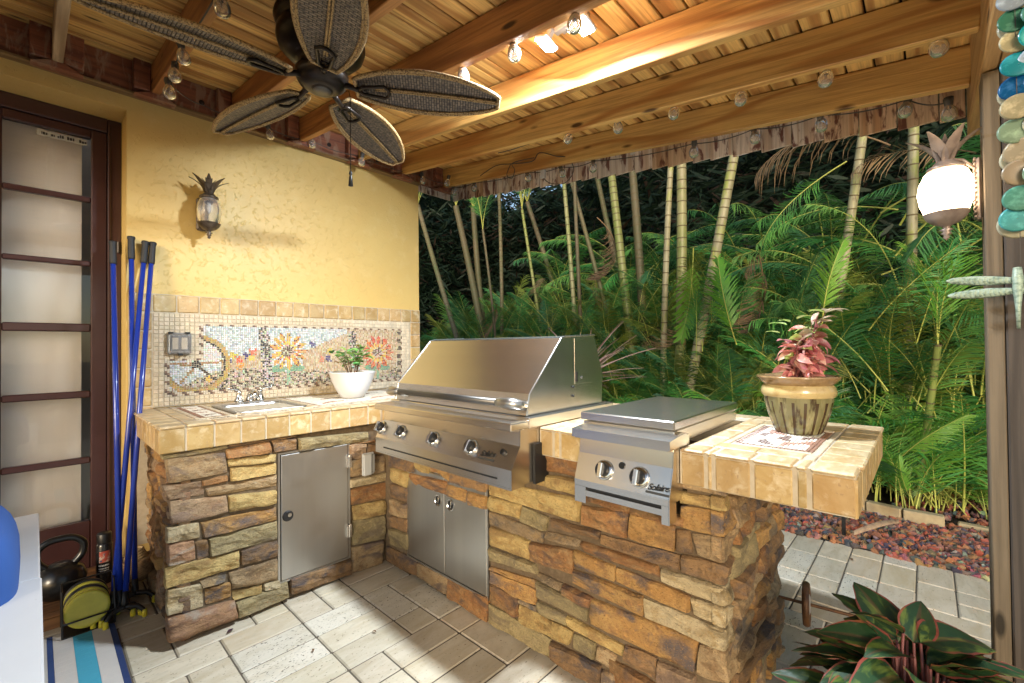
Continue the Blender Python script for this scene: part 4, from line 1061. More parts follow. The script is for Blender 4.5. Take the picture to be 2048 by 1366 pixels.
for k in range(120):
    a = rr.uniform(0, 2*PI); ring = rr.random()**.7; h = .29+.21*(1-ring)+rr.uniform(0,.07)
    p0 = Vector((.03*math.cos(a), .03*math.sin(a), .25)); p2 = Vector((.17*ring*math.cos(a), .17*ring*math.sin(a), h))
    m = MB(); m.smooth = True; m.tube([p0, p0.lerp(p2,.6)+Vector((0,0,.02)), p2], [.0045,.004,.003], 7); m.build('stalk', stalk_m, ag)
    leaf_place(els[k % 5], ag, p2, (math.cos(a+rr.uniform(-.5,.5)), math.sin(a), rr.uniform(.0,.9)*(1.3-ring)), rr.uniform(.6,1.0), rr.uniform(-.5,.5))

# ================================================================ ceiling fan
fx, fy, fz = .742, 1.67, 2.232
fan = thing('ceiling_fan', 'bronze ceiling fan with five woven wicker leaf-shaped blades', 'ceiling fan', (fx, fy, fz))
m = MB(); m.smooth = True
m.lathe([(.001,0),(.036,0),(.038,.003),(.040,.003),(.058,.006),(.082,.022),(.094,.045),(.096,.062),(.090,.070)], 40, caps=False); m.build('switch_cup', black_metal, fan)
m = MB(); m.smooth = True; m.lathe([(.001,-.0025),(.030,-.0025),(.032,.001)], 28, caps=False); m.build('cap', mat('cap_grey', (.10,.095,.09), .4, .5), fan)
m = MB(); m.smooth = True; m.lathe([(.094,.066),(.080,.072),(.078,.105),(.095,.112),(.125,.125),(.150,.150),(.158,.175),(.156,.200),(.140,.212),(.155,.222),(.166,.245),(.160,.268),(.120,.285),(.110,.30),(.118,.33),(.125,.37),(.001,.39)], 44, caps=False); m.build('motor_housing', black_metal, fan)
def weave():
    m = bpy.data.materials.new('woven_wicker'); m.use_nodes = True; nt = m.node_tree; b = nt.nodes['Principled BSDF']
    tc = nd(nt, 'ShaderNodeTexCoord'); sx = nd(nt, 'ShaderNodeSeparateXYZ'); nt.links.new(tc.outputs['Object'], sx.inputs[0])
    cx_ = nd(nt, 'ShaderNodeCombineXYZ'); nt.links.new(sx.outputs[1], cx_.inputs[0]); nt.links.new(sx.outputs[0], cx_.inputs[1])
    br = nd(nt, 'ShaderNodeTexBrick'); nt.links.new(cx_.outputs[0], br.inputs['Vector']); br.offset = .5
    br.inputs['Scale'].default_value = 1; br.inputs['Brick Width'].default_value = .024; br.inputs['Row Height'].default_value = .0105; br.inputs['Mortar Size'].default_value = .0020; br.inputs['Mortar Smooth'].default_value = .8
    br.inputs['Color1'].default_value = (.27,.21,.16,1); br.inputs['Color2'].default_value = (.18,.14,.105,1); br.inputs['Mortar'].default_value = (.012,.008,.008,1)
    v2 = nd(nt, 'ShaderNodeVectorMath', operation='SCALE'); nt.links.new(tc.outputs['Object'], v2.inputs[0]); v2.inputs['Scale'].default_value = 60
    nt.links.new(mixc(nt, ramp(nt, noise_n(nt, v2.outputs[0], 1, 3, .6), .4, .7), br.outputs['Color'], (.055,.045,.045)), b.inputs['Base Color'])
    bn = nd(nt, 'ShaderNodeBump', invert=True); bn.inputs['Strength'].default_value = 1; bn.inputs['Distance'].default_value = .004
    nt.links.new(br.outputs['Fac'], bn.inputs['Height']); nt.links.new(bn.outputs[0], b.inputs['Normal']); b.inputs['Roughness'].default_value = .5; return m
wm = weave()
rope = mat('woven_rope', (.40,.26,.11), .65, layers=[(1,(.13,.075,.03),.50,.56)], kind='obj', stretch=(170,170,170), bump=[(1,.9,.003)], rnd=0)
bL0, bL1 = .125, .675
def bw(s): return .006+.098*(math.sin(PI*min(1, (s*.90+.07)))**.62)
m = MB(); n = 40; q = 14; vv = []; ff = []
for i in range(n+1):
    s = i/n; x = bL0+(bL1-bL0)*s
    for k in range(q+1): t = k/q*2-1; vv.append((x, bw(s)*t, -.03*s*s*.8+.006*(1-t*t)))
for i in range(n):
    for k in range(q): o = i*(q+1)+k; ff.append((o, o+1, o+q+2, o+q+1))
m.smooth = True; m.add(vv, ff); m.add([(a, b_, c+.005) for a, b_, c in vv], [tuple(reversed(f)) for f in ff]); bmesh_ = m.mesh('blade', wm)
m = MB(); m.smooth = True
edge = [(bL0+(bL1-bL0)*i/n, bw(i/n), -.03*(i/n)**2*.8+.001) for i in range(n+1)]+[(bL0+(bL1-bL0)*i/n, -bw(i/n), -.03*(i/n)**2*.8+.001) for i in range(n, -1, -1)]+[(bL0, bw(0), 0)]
m.tube(edge, .0075, 8); m.tube([(p[0], p[1]*.90, p[2]-.002) for p in edge], .0045, 6); rimm = m.mesh('woven_rim', rope)
m = MB(); m.smooth = True; 
for o_ in (-.0045, .0045): m.tube([(bL0+.07+(bL1-bL0-.075)*i/20, o_, -.03*((.07+.46*i/20)/.53)**2*.8-.001) for i in range(21)], .0042, 6)
midm = m.mesh('midrib', rope)
m = MB(); m.smooth = True
m.tube([(.075,0,.012),(.10,0,.004),(.135,0,-.010)], [.013,.011,.010], 8)
arm = [(.135,0,-.010),(.150,.018,-.012),(.20,.024,-.013),(.232,.030,-.013),(.246,.014,-.013),(.248,0,-.013),(.246,-.014,-.013),(.232,-.030,-.013),(.20,-.024,-.013),(.150,-.018,-.012),(.135,0,-.010)]
m.tube(arm, .0068, 8); m.tube([(.155,0,-.009),(.165,.012,-.008),(.165,-.012,-.008)], .004, 6); armm = m.mesh('blade_iron', black_metal)
for th in (-38.5, 33.5, 105.5, 177.5, 249.5):
    b_ = link('blade', bmesh_, fan, (0,0,.022)); b_.rotation_euler = (R(-13), 0, R(th)); b_.rotation_mode = 'XYZ'
    for me_ in (rimm, midm, armm): link(me_.name.split('.')[0], me_, b_)
m = MB(); m.tube([(.087,-.040,.02),(.090,-.046,-.01),(.090,-.046,-.30)], .0016, 5); m.build('pull_chain', black_metal, fan)
m = MB(); m.smooth = True; m.lathe([(.002,-.292),(.006,-.298),(.007,-.306),(.004,-.31),(.006,-.316),(.009,-.352),(.001,-.354)], 14, Matrix.Translation((.090,-.046,0)), False); m.build('chain_fob', dark, fan)

# ================================================================ flood light on the deck
fl = thing('flood_light', 'lit twin-head white flood light fixed between two rafters', 'flood light', (1.43, 1.02, 2.53))
m = MB(); m.box(-.05,.05,-.05,.05,-.0,.012,.003); m.box(-.015,.015,-.06,.06,-.02,.0,.003); m.build('mount', mat('lamp_grey', (.25,.25,.26), .5), fl)
lens = mat('lit_lens', (1,1,1), .5, emit=((.93,.97,1), 45))
for k, (dx, dy, rx, ry) in enumerate(((-.03,.085,24,-8),(-.012,-.085,6,-12))):
    M = Matrix.Translation((dx, dy, -.062)) @ Matrix.Rotation(R(rx),4,'X') @ Matrix.Rotation(R(ry)*-1,4,'Y')
    m = MB(); m.M = M; m.box(-.044,.044,-.034,.034,.0,.014,.005); m.box(-.01,.01,-.01,.01,.022,.06); h_ = m.build('lamp_head', mat('lamp_grey', (.25,.25,.26), .5), fl)
    m = MB(); m.M = M; m.box(-.038,.038,-.028,.028,-.006,-.0005,.003); m.build('lens', lens, h_)
    ld = bpy.data.lights.new('flood_lamp', 'AREA'); ld.shape = 'RECTANGLE'; ld.size = .10; ld.size_y = .08; ld.energy = FLOOD_W; ld.color = (.80,.91,1)
    lo = bpy.data.objects.new('flood_lamp', ld); COL.objects.link(lo); lo.parent = fl; lo.matrix_local = M @ Matrix.Translation((0,0,-.012))

# ================================================================ pineapple lanterns
def lantern(name, label, loc, mtl, glassm, lit, R_=.064, mount='wall'):
    t = thing(name, label, 'lantern', loc)
    m = MB(); m.smooth = True
    prof = [(.036,.085),(.052,.072),(.062,.045),(.066,.010),(.064,-.025),(.054,-.055),(.040,-.078),(.030,-.090)]
    seg = 40; vv = []; ff = []
    for i, (r_, z) in enumerate(prof):
        for k in range(seg):
            a = 2*PI*k/seg; q = 1+.03*math.cos(a*10+i*1.2)+.02*math.cos(a*10-i*1.2); vv.append((r_*q*R_/.064*math.cos(a), r_*q*R_/.064*math.sin(a), z))
    for i in range(len(prof)-1):
        for k in range(seg): ff.append((i*seg+k, i*seg+(k+1) % seg, (i+1)*seg+(k+1) % seg, (i+1)*seg+k))
    m.add(vv, ff); m.build('globe', glassm, t)
    m = MB(); m.smooth = True; m.lathe([(.001,.112),(.026,.110),(.034,.100),(.046,.092),(.048,.084),(.040,.080)], 28, caps=False); m.build('cap', mtl, t)
    vv = []; m = MB(); m.smooth = True; m.lathe([(.058,-.060),(.050,-.078),(.034,-.094),(.012,-.104),(.008,-.112),(.018,-.116),(.008,-.122),(.014,-.128),(.006,-.134),(.009,-.142),(.001,-.150)], 24, caps=False); m.build('cup', mtl, t)
    lm = MB(); lm.smooth = True
    for k in range(9): lm.add([], [])
    Lf = MB(); Lf.smooth = True; N = 6; vv = []; ff = []
    for i in range(N+1):
        s = i/N; w_ = .0155*math.sin(PI*(.25+.70*s)); x = .010+.055*s*s*1.0; z = .105*s*(1-.18*s)
        vv += [(x, -w_, z), (x+.004, 0, z+.001), (x, w_, z)]
    for i in range(N): o = i*3; ff += [(o,o+3,o+4,o+1),(o+1,o+4,o+5,o+2)]
    Lf.add(vv, ff); Lf.add([(a-.0015, b_, c) for a, b_, c in vv], [tuple(reversed(f)) for f in ff]); lf = Lf.mesh('crown_leaf', mtl)
    for k in range(14):
        o = link('crown_leaf', lf, t, (0,0,.100), (0, R(-16 if k % 2 else 8), 2*PI*k/14)); o.scale = (1.25 if k % 2 == 0 else .9,)*3
    return t
sL = lantern('wall_lantern', 'unlit bronze pineapple lantern with clear glass on the yellow wall', (.676, 3.0, 2.035), aged, mat('crackle_glass', (.85,.86,.9), .12, trans=.86, ior=1.45, bump=[(45,.6,.004)]), False, .058)
m = MB(); m.box(-.038, .022, .100, .128, -.085, .105, .008); m.build('back_plate', aged, sL)
m = MB(); m.smooth = True; m.tube([(-.01,.10,.08),(-.005,.05,.115),(0,.01,.118),(0,0,.105)], .007, 8); m.build('arm', black_metal, sL)
m = MB(); m.smooth = True; m.tube([(0,0,.07),(0,0,.03),(0,0,.0)], [.010,.012,.006], 10); m.build('bulb_holder', mat('holder_white', (.5,.5,.5), .5), sL)
vm = mat('pewter_cast', (.30,.24,.21), .4, .35, layers=[(20,(.20,.15,.13),.45,.7)])
sR = lantern('post_lantern', 'lit pineapple lantern glowing on the grey roof post', (2.065, -.055, 1.742), vm, mat('lit_frosted_globe', (1,.95,.88), .4, emit=((1,.74,.46), 4)), True, .066)
m = MB(); m.box(-.022, .022, -.082, -.070, -.10, .10, .006)
for k in range(13): m.box(-.020, .020, -.070, -.064, -.093+k*.0155, -.085+k*.0155, .002)
m.build('back_plate', vm, sR)
m = MB(); m.smooth = True; m.tube([(0,-.07,.07),(0,-.04,.105),(0,-.01,.115),(0,0,.104)], .006, 8); m.build('arm', vm, sR)
ld = bpy.data.lights.new('lantern_lamp', 'POINT'); ld.energy = LANTERN_W; ld.color = (1,.66,.34); ld.shadow_soft_size = .07
lo = bpy.data.objects.new('lantern_lamp', ld); COL.objects.link(lo); lo.parent = sR; lo.location = (0,0,.0)

# ================================================================ string lights
cable_m = mat('string_cable', (.06,.055,.05), .6)
bulb_g = mat('bulb_glass', (.97,.96,.93), .06, trans=.86, ior=1.38, spec=.9)
m = MB(); m.smooth = True; m.lathe([(.009,0),(.011,-.006),(.018,-.016),(.0215,-.028),(.0215,-.038),(.018,-.049),(.010,-.056),(.001,-.058)], 20, caps=False); bulb_me = m.mesh('bulb', bulb_g)
m = MB(); m.smooth = True; m.lathe([(.0115,.024),(.0125,.010),(.0115,0),(.0105,-.006)], 12); m.box(-.004,.004,-.013,.013,.010,.022); sock_me = m.mesh('socket', cable_m)
m = MB(); m.lathe([(.004,-.004),(.0025,-.020),(.001,-.022)], 8); m.tube([(-.003,0,-.02),(-.006,0,-.034),(0,0,-.037),(.006,0,-.034),(.003,0,-.02)], .0006, 4); fil_me = m.mesh('filament', mat('filament', (.3,.25,.2), .5, .5))
def string(label, pts, bulbs, tilt=0, sag=.02, seed=1):
    rr = random.Random(seed); t = thing('string_lights', label, 'string lights', pts[0], group='globe string lights hung under the patio roof'); o = Vector(pts[0])
    path = []
    for a, b_ in zip(pts[:-1], pts[1:]):
        a, b_ = Vector(a), Vector(b_)
        for k in range(8): s = k/8; p = a.lerp(b_, s); p.z -= sag*4*s*(1-s); path.append(p-o)
    path.append(Vector(pts[-1])-o)
    m = MB(); m.tube(path, .0028, 6); m.build('cable', cable_m, t)
    for b_ in bulbs:
        p = Vector(b_)-o; p.z += .03
        s = link('socket', sock_me, t, p, (R(rr.uniform(-14,14)), R(rr.uniform(-14,14)), rr.uniform(0,3)))
        s.scale = (1.18,)*3; link('bulb', bulb_me, s); link('filament', fil_me, s)
B_c = [(1.222,1.415,2.405),(1.222,1.12,2.361),(1.222,.836,2.325)]
string('globe string lights along the rafter beside the flood light', [(1.222,1.60,2.45),(1.222,1.415,2.44),(1.222,1.12,2.398),(1.222,.836,2.362),(1.222,.4,2.33)], B_c, seed=1, sag=.004)
B_e = [(2.03,1.436,2.415),(2.03,1.143,2.378),(2.03,.842,2.340),(2.03,.556,2.296),(2.03,.26,2.256),(2.03,-.036,2.225)]
string('globe string lights along the rafter in the middle of the roof edge', [(2.03,2.0,2.50),(2.03,1.70,2.475),(2.03,1.436,2.450),(2.03,1.143,2.415),(2.03,.842,2.378),(2.03,.556,2.335),(2.03,.26,2.295),(2.03,-.036,2.262),(2.03,-.13,2.25)], B_e, seed=2, sag=.005)
B_f = [(2.48,2.995,2.610),(2.48,2.723,2.578),(2.48,2.146,2.505),(2.48,1.834,2.455),(2.48,1.572,2.418),(2.48,.922,2.325),(2.48,.622,2.303),(2.48,.344,2.272),(2.48,.042,2.228),(2.48,-.08,2.17)]
string('globe string lights in front of the weathered fringe boards', [(2.48,3.08,2.65)]+[(x,y,z+.040) for x,y,z in B_f], B_f, seed=3, sag=.018)
string('globe string lights looped along the stained ledger above the wall', [(.41,1.70,2.44),(.41,2.246,2.52),(.41,2.43,2.50),(.41,2.56,2.50),(.66,3.03,2.66),(1.0,3.03,2.655),(1.269,3.03,2.665),(1.6,3.02,2.66),(2.171,3.03,2.675),(2.46,3.02,2.68)], [(.41,1.681,2.385),(.41,2.246,2.478),(.41,2.373,2.445),(.41,2.512,2.432),(1.0,3.02,2.613),(1.269,3.02,2.640),(1.60,2.95,2.60),(2.171,3.02,2.635),(2.347,2.9,2.63)], seed=4, sag=.02)
# slack extension cable with its plug and tag by the roof corner
ec = thing('extension_cable', 'tangled dark cable with white plug hanging by the roof corner', 'cable', (2.40,2.3,2.55))
def curve_pts(P, n=6):
    out = []
    for i in range(len(P)-1):
        p0 = Vector(P[max(i-1,0)]); p1 = Vector(P[i]); p2 = Vector(P[i+1]); p3 = Vector(P[min(i+2,len(P)-1)])
        for k in range(n):
            t = k/n; out.append(.5*((2*p1)+(-p0+p2)*t+(2*p0-5*p1+4*p2-p3)*t*t+(-p0+3*p1-3*p2+p3)*t**3))
    out.append(Vector(P[-1])); return out
def onx(px, py, xx):
    d = _v+_r2*((px-1024)/F_PX)-_u2*((py-683)/F_PX); t = xx/d.x; return Vector((0,0,CAMH))+d*t
cp = curve_pts([(2.386,2.55,2.60),(2.387,2.38,2.63),(2.388,2.22,2.60),(2.39,2.02,2.56),(2.39,1.95,2.60),(2.39,1.80,2.53),(2.41,1.72,2.50),(2.44,1.70,2.42),(2.45,1.78,2.36),(2.46,1.92,2.40),(2.46,1.99,2.47)])
m = MB(); m.tube([p-Vector((2.40,2.3,2.55)) for p in cp], .0032, 6); m.build('cable_loop', cable_m, ec)
cp = curve_pts([(2.386,2.22,2.60),(2.384,2.26,2.53),(2.384,2.21,2.49),(2.384,2.18,2.54),(2.386,2.20,2.60),(2.39,2.0,2.58)])
m = MB(); m.tube([p-Vector((2.40,2.3,2.55)) for p in cp], .003, 6); m.build('cable_loop', cable_m, ec)
m = MB(); m.box(-.012,.012,-.02,.02,-.03,.03,.004); m.build('plug', mat('plug_white', (.5,.5,.5), .5), ec, loc=(.055,-.33,-.075))
m = MB(); m.box(-.001,.001,-.016,.016,-.014,.014); m.build('tag', mat('tag_white', (.6,.6,.58), .6), ec, loc=(.06,-1.02,-.13))
# ================================================================ french door
plum = mat('dark_plum_paint', (.045,.018,.018), .3, layers=[(3,(.06,.026,.026),.45,.7)], rnd=0, coat=.25)
dr = thing('french_door', 'dark plum french door with white-shaded glass panes left of the counter', 'door', (0,3.33,0))
m = MB(); m.box(.272, .330, 0, .06, .05, 2.545, .004); m.box(-1.15, .272, 0, .06, 2.468, 2.545, .004); m.box(-1.15,-1.08,0,.06,.05,2.468,.004); m.build('frame', plum, dr)
m = MB(); m.box(.272, .284, -.008, .0, .05, 2.50, .003); m.build('frame_bead', plum, dr)
m = MB(); m.box(.205, .271, .010, .052, .06, 2.466, .005); m.build('stile', plum, dr)
m = MB(); m.box(-.185, -.118, .010, .052, .06, 2.466, .005); m.build('stile', plum, dr)
zr = [(2.417,2.094),(2.064,1.740),(1.712,1.397),(1.353,1.031),(.995,.671),(.638,.326)]
m = MB(); m.box(-.118, .205, .010, .052, 2.417, 2.466, .005); m.build('rail', plum, dr)
m = MB(); m.box(-.118, .205, .010, .052, .06, .326, .005); m.build('rail', plum, dr)
for a, b_ in zip(zr[:-1], zr[1:]):
    m = MB(); m.box(-.118, .205, .014, .050, b_[0], a[1], .006); m.build('muntin', plum, dr)
pane_m = mat('door_glass', (1,1,1), .02, trans=1, ior=1.45, spec=.7)
for a, b_ in zr:
    m = MB(); m.box(-.118, .205, .030, .034, b_, a); m.build('pane', pane_m, dr)
# second leaf
m = MB(); m.box(-1.08, -.19, .012, .05, .06, 2.466, .005); m.build('door_leaf', plum, dr)
m = MB(); m.box(.0, .19, .0280, .0298, 2.375, 2.405, 0); m.build('sticker', mat('sticker_clear', (.42,.42,.40), .4), dr)
rr = random.Random(2); m = MB(); x = .005
while x < .185:
    w_ = rr.uniform(.003,.010); 
    if rr.random() < .8: m.box(x, x+w_, .0270, .0278, 2.382+rr.uniform(0,.002), 2.394+rr.uniform(-.002,.006))
    x += w_+.002
m.build('sticker_print', dark, dr)
sh_ = thing('window_shade', 'pale roller shade hanging behind the door glass', 'shade', (0,3.43,0))
m = MB(); m.box(-.30, .172, 0, .004, .30, 2.52); m.build('cloth', mat('shade_cloth', (.84,.76,.66), .8, layers=[(2,(.77,.69,.60),.4,.7)], stretch=(3,1,.3)), sh_)
m = MB(); m.box(-.6,.6,.2,.22,0,2.6); m.build('room_wall', mat('room_dark', (.42,.42,.44), .9), wall, loc=(0,3.45,0))
m = MB(); m.lathe([(.01,-.03),(.01,.03)], 10, align((.318,3.318,1.83),(0,0,1))); m.build('hinge', black_metal, dr, loc=(0,-3.33,0))
# wooden step
st = thing('wooden_step', 'worn brown plank step below the french door', 'step', (-.1,3.05,0))
sw_ = wood('step_wood', (.26,.13,.055), (.15,.07,.03), 0, figure=5, cross=7)
for y0, y1 in ((-.17,-.065),(-.06,.045),(.05,.155),(.16,.27)):
    m = MB(); m.box(-.6, .425, y0, y1, .055, .080, .004); m.build('plank', sw_, st)
m = MB(); m.box(-.6, .42, -.165, -.14, 0, .054, .003); m.build('riser', sw_, st)

# ================================================================ shuffleboard set
blue = mat('blue_lacquer', (.012,.035,.30), .25, coat=.4)
grip_m = mat('black_grip', (.012,.012,.014), .6, bump=[(220,.9,.002)])
yel = mat('yellow_plastic', (.55,.50,.04), .4)
cues = [((.274,3.118,1.822),(.272,2.775,.055),'blue shuffleboard cue leaning lowest against the dark door frame'),
        ((.346,3.10,1.857),(.335,2.862,.055),'blue shuffleboard cue standing most upright, its grip the tallest of the four'),
        ((.405,3.095,1.840),(.246,2.79,.055),'blue shuffleboard cue with the left of the two grips on the tile edge'),
        ((.437,3.10,1.840),(.283,2.745,.055),'blue shuffleboard cue with the rightmost grip in front of the backsplash')]
for top, foot, lab in cues:
    top = Vector(top); foot = Vector(foot); t = thing('shuffleboard_cue', lab, 'cue', foot, group='blue shuffleboard cues leaning at the door')
    d = top-foot; L = d.length; M = align((0,0,0), d, (1,0,0))
    m = MB(); m.smooth = True; m.M = M; m.tube([(0,0,.03),(0,0,L*.5),(0,0,L-.11)], .0115, 14); m.build('shaft', blue, t)
    m = MB(); m.smooth = True; m.M = M; m.tube([(0,0,L-.125),(0,0,L-.115),(0,0,L-.02),(0,0,L-.008),(0,0,L)], [.014,.0155,.0145,.018,.017], 14); m.build('grip', grip_m, t)
    m = MB(); m.smooth = True
    m.tube([(-.068,-.045,-.030),(-.062,-.040,-.018),(-.045,-.018,-.004),(0,0,.004),(.045,-.018,-.004),(.062,-.040,-.018),(.068,-.045,-.030)], [.007,.009,.011,.013,.011,.009,.007], 8)
    m.tube([(0,0,.0),(0,0,.02),tuple(M @ Vector((0,0,.07)))], [.014,.015,.0125], 10); fk = m.build('fork', dark, t)
    for s in (-1,1):
        m = MB(); m.smooth = True; m.lathe([(.009,.014),(.010,.0),(.011,-.016),(.006,-.022),(.001,-.022)], 12, Matrix.Translation((s*.068,-.045,-.033))); m.build('glide', yel, fk)
m = MB(); m.box(-.004,.004,-.0125,-.0118,0,.07); 
dk_ = thing('disc_rack', 'black wire rack holding upright yellow and black shuffleboard discs', 'disc rack', (.165, 2.80, 0))
m = MB(); m.box(-.085,.085,-.07,.06,.002,.010,.003)
for x in (-.085,.085): m.tube([(x,-.07,.01),(x,-.07,.07),(x,-.02,.19),(x,.05,.20),(x,.06,.01)], .004, 6)
m.tube([(-.085,-.072,.07),(.085,-.072,.07)], .004, 6); m.tube([(-.085,.06,.20),(.085,.06,.20)], .004, 6)
m.build('rack', dark, dk_)
for k, c in enumerate(('y','y','k','y','k')):
    t = thing('shuffleboard_disc', ['front yellow shuffleboard disc in the rack','second yellow disc close behind the front one in the rack','first black disc in the rack behind the yellow pair','inner yellow disc between two black discs in the rack','rearmost black disc in the rack'][k], 'disc', (.160, 2.757+k*.026, .098+.004*k), group='shuffleboard discs in the rack')
    t.rotation_euler = (R(-8), 0, 0)
    Mx = align((0,0,0), (0,-1,0))
    m = MB(); m.smooth = True; m.lathe([(.001,.010),(.055,.010),(.062,.012),(.074,.012),(.076,.008),(.076,-.008),(.070,-.011),(.001,-.011)], 36, Mx, False)
    m.build('disc_body', mat('disc_yellow', (.50,.47,.06), .35, layers=[(12,(.40,.38,.05),.45,.7)]) if c == 'y' else dark, t)
kb = thing('kettlebell', 'black cast iron kettlebell on the plank step', 'kettlebell', (.082, 3.03, .080))
m = MB(); m.smooth = True; m.lathe([(.001,0),(.040,0),(.066,.012),(.088,.045),(.094,.085),(.082,.125),(.060,.150),(.035,.160),(.001,.162)], 32, caps=False); m.build('bell', mat('cast_iron', (.012,.012,.013), .3, .3, coat=.3), kb)
m = MB(); m.smooth = True; m.tube(curve_pts([(-.045,0,.145),(-.075,0,.185),(-.078,0,.235),(-.045,0,.268),(0,0,.275),(.045,0,.268),(.078,0,.235),(.075,0,.185),(.045,0,.145)]), .0155, 12); m.build('handle', mat('cast_iron', (.012,.012,.013), .3), kb)
sc = thing('spray_can', 'black spray can with red flower label beside the kettlebell', 'spray can', (.238, 3.055, .080))
m = MB(); m.smooth = True; m.lathe([(.001,0),(.031,0),(.032,.004),(.032,.19),(.029,.198),(.026,.202)], 28, caps=False); m.build('can', mat('can_black', (.012,.012,.014), .25, coat=.4), sc)
m = MB(); m.smooth = True; m.lathe([(.028,.20),(.029,.205),(.029,.245),(.026,.25),(.001,.25)], 24, caps=False); m.build('cap', dark, sc)
vv = []; ff = []
for k in range(9): 
    a = R(-130+k*10); vv += [(.0325*math.cos(a), .0325*math.sin(a), .11), (.0325*math.cos(a), .0325*math.sin(a), .165)]
for k in range(8): ff.append((2*k, 2*k+2, 2*k+3, 2*k+1))
m = MB(); m.add(vv, ff); m.build('label', mat('can_label', (.35,.06,.04), .4, layers=[(70,(.45,.36,.30),.5,.58),(45,(.03,.05,.12),.55,.6)]), sc)
m = MB(); rr = random.Random(5)
for row, z in enumerate((.095,.080,.070)):
    for k in range(7):
        a = R(-128+k*10.5)
        m.M = align((.0326*math.cos(a), .0326*math.sin(a), z), (math.cos(a), math.sin(a), 0), (-math.sin(a), math.cos(a), 0)); m.box(-.0022,.0022,-.0035+.001*row,.0035-.001*row,0,.0004)
m.build('print', mat('print_white', (.5,.5,.5), .5), sc)
rp = thing('rope_basket', 'round tan woven basket with coiled cord behind the blue cues', 'basket', (.352, 2.985, .080))
m = MB(); m.smooth = True; m.lathe([(.001,0),(.055,0),(.072,.03),(.078,.07),(.070,.10),(.062,.11),(.060,.10),(.001,.09)], 28, caps=False); m.build('basket', mat('basket_tan', (.28,.17,.08), .8, layers=[(60,(.16,.09,.04),.45,.6)], stretch=(1,1,3), bump=[(90,.8,.004)]), rp)
m = MB(); m.smooth = True
for k in range(5): m.tube([( (.045-.004*k)*math.cos(2*PI*q/20), (.045-.004*k)*math.sin(2*PI*q/20), .10+.012*k) for q in range(21)], .006, 6)
m.build('cord_coil', mat('cord_tan', (.40,.28,.14), .8, bump=[(200,.8,.002)]), rp)
# rug
rg = MB(); bands = [(-1.2,-.32,(.45,.44,.42)),(-.32,-.26,(.02,.05,.15)),(-.26,-.16,(.48,.46,.43)),(-.16,-.10,(.04,.25,.36)),(-.10,.034,(.48,.46,.43)),(.034,.052,(.02,.05,.16)),(.052,.112,(.50,.47,.44)),(.112,.172,(.05,.30,.42)),(.172,.228,(.50,.47,.44)),(.228,.248,(.015,.035,.12))]
for a, b_, c in bands:
    rg.c = c; k = 0
    y = 1.0
    while y < 2.80: rg.box(a+.0003, b_-.0003, y, y+.0186, .001, .0065+.0004*(k % 2), 0); y += .0186; k += 1
def rugmat():
    m = mat('rug_weave', (1,1,1), .95, attr=True, rnd=0, bump=[(350,.7,.002)])
    return m
o = rg.build('striped_rug', rugmat(), label='white rug with teal and navy stripes in the lower left corner', cat='rug')
# white patio sofa end
sf = thing('patio_sofa', 'white painted outdoor sofa frame with royal blue cushion at left edge', 'sofa', (-.03, 1.8, 0))
wpnt = mat('white_paint', (.46,.46,.47), .45, rnd=0, layers=[(3,(.42,.42,.43),.4,.7),(60,(.30,.29,.28),.70,.76)], bump=[(40,.25,.001)])
m = MB(); m.box(-.055, .040, .06, .80, .585, .605, .004); m.build('arm_board', wpnt, sf)
m = MB(); m.box(-.095, .043, -.95, .055, .587, .607, .004); m.build('arm_board', wpnt, sf)
m = MB(); m.box(.012, .030, -.93, .79, .05, .583, .003); m.build('side_panel', wpnt, sf)
m = MB(); m.box(-.9, .010, -.93, .79, .25, .29, .003); m.build('seat_deck', wpnt, sf)
m = MB(); m.box(-.02,.01,.74,.79,0,.58,.003); m.build('leg', wpnt, sf)
m = MB(); m.smooth = True; vv = []; ff = []
n1, n2 = 28, 36
for i in range(n1+1):
    for k in range(n2):
        a = 2*PI*k/n2; s = i/n1*2-1; q = (1-abs(s)**6)**.5 if abs(s) < 1 else 0
        vv.append((-.235+.235*q*abs(math.cos(a))**.6*(1 if math.cos(a) > 0 else -1), .12+s*.26, .63+.205*q*abs(math.sin(a))**.7*(1 if math.sin(a) > 0 else -1)))
for i in range(n1):
    for k in range(n2): ff.append((i*n2+k, i*n2+(k+1) % n2, (i+1)*n2+(k+1) % n2, (i+1)*n2+k))
m.add(vv, ff)
cu = m.build('cushion', mat('blue_canvas', (.018,.07,.26), .9, bump=[(300,.5,.001)]), sf)

# ================================================================ right side small things
ax = thing('axle_wheel', 'rusty brown spoked wheel on a thin axle lying behind the counter end', 'wheel', (2.30,.40,.115))
ad_ = Vector((.12,-.96,.02)).normalized()
m = MB(); m.smooth = True; m.M = align((0,0,0), ad_, (0,0,1)); m.lathe([(.070,-.012),(.086,-.012),(.090,-.004),(.090,.006),(.084,.014),(.070,.014),(.066,.004)], 36, caps=False); m.build('rim', mat('rust_brown', (.16,.075,.03), .5, .3, layers=[(20,(.08,.035,.015),.45,.65)]), ax)
m = MB(); m.smooth = True; m.M = align((0,0,0), ad_, (0,0,1)); m.lathe([(.001,.016),(.03,.016),(.05,.008),(.068,.004),(.068,-.004),(.03,-.014),(.001,-.016)], 30, caps=False); m.build('hub', mat('hub_white', (.40,.36,.32), .35), ax)
m = MB(); m.tube([-ad_*.30, ad_*.30], .007, 8); m.build('axle', mat('rust_brown', (.16,.075,.03), .5), ax)
stk = thing('garden_stake', 'thin black metal stake standing in the red lava rock', 'stake', (3.55,.405,0))
m = MB(); m.box(-.010,.010,-.010,.010,-.02,.62,.002); m.box(-.05,.05,-.05,.05,.60,.64,.01); m.build('stake', dark, stk)
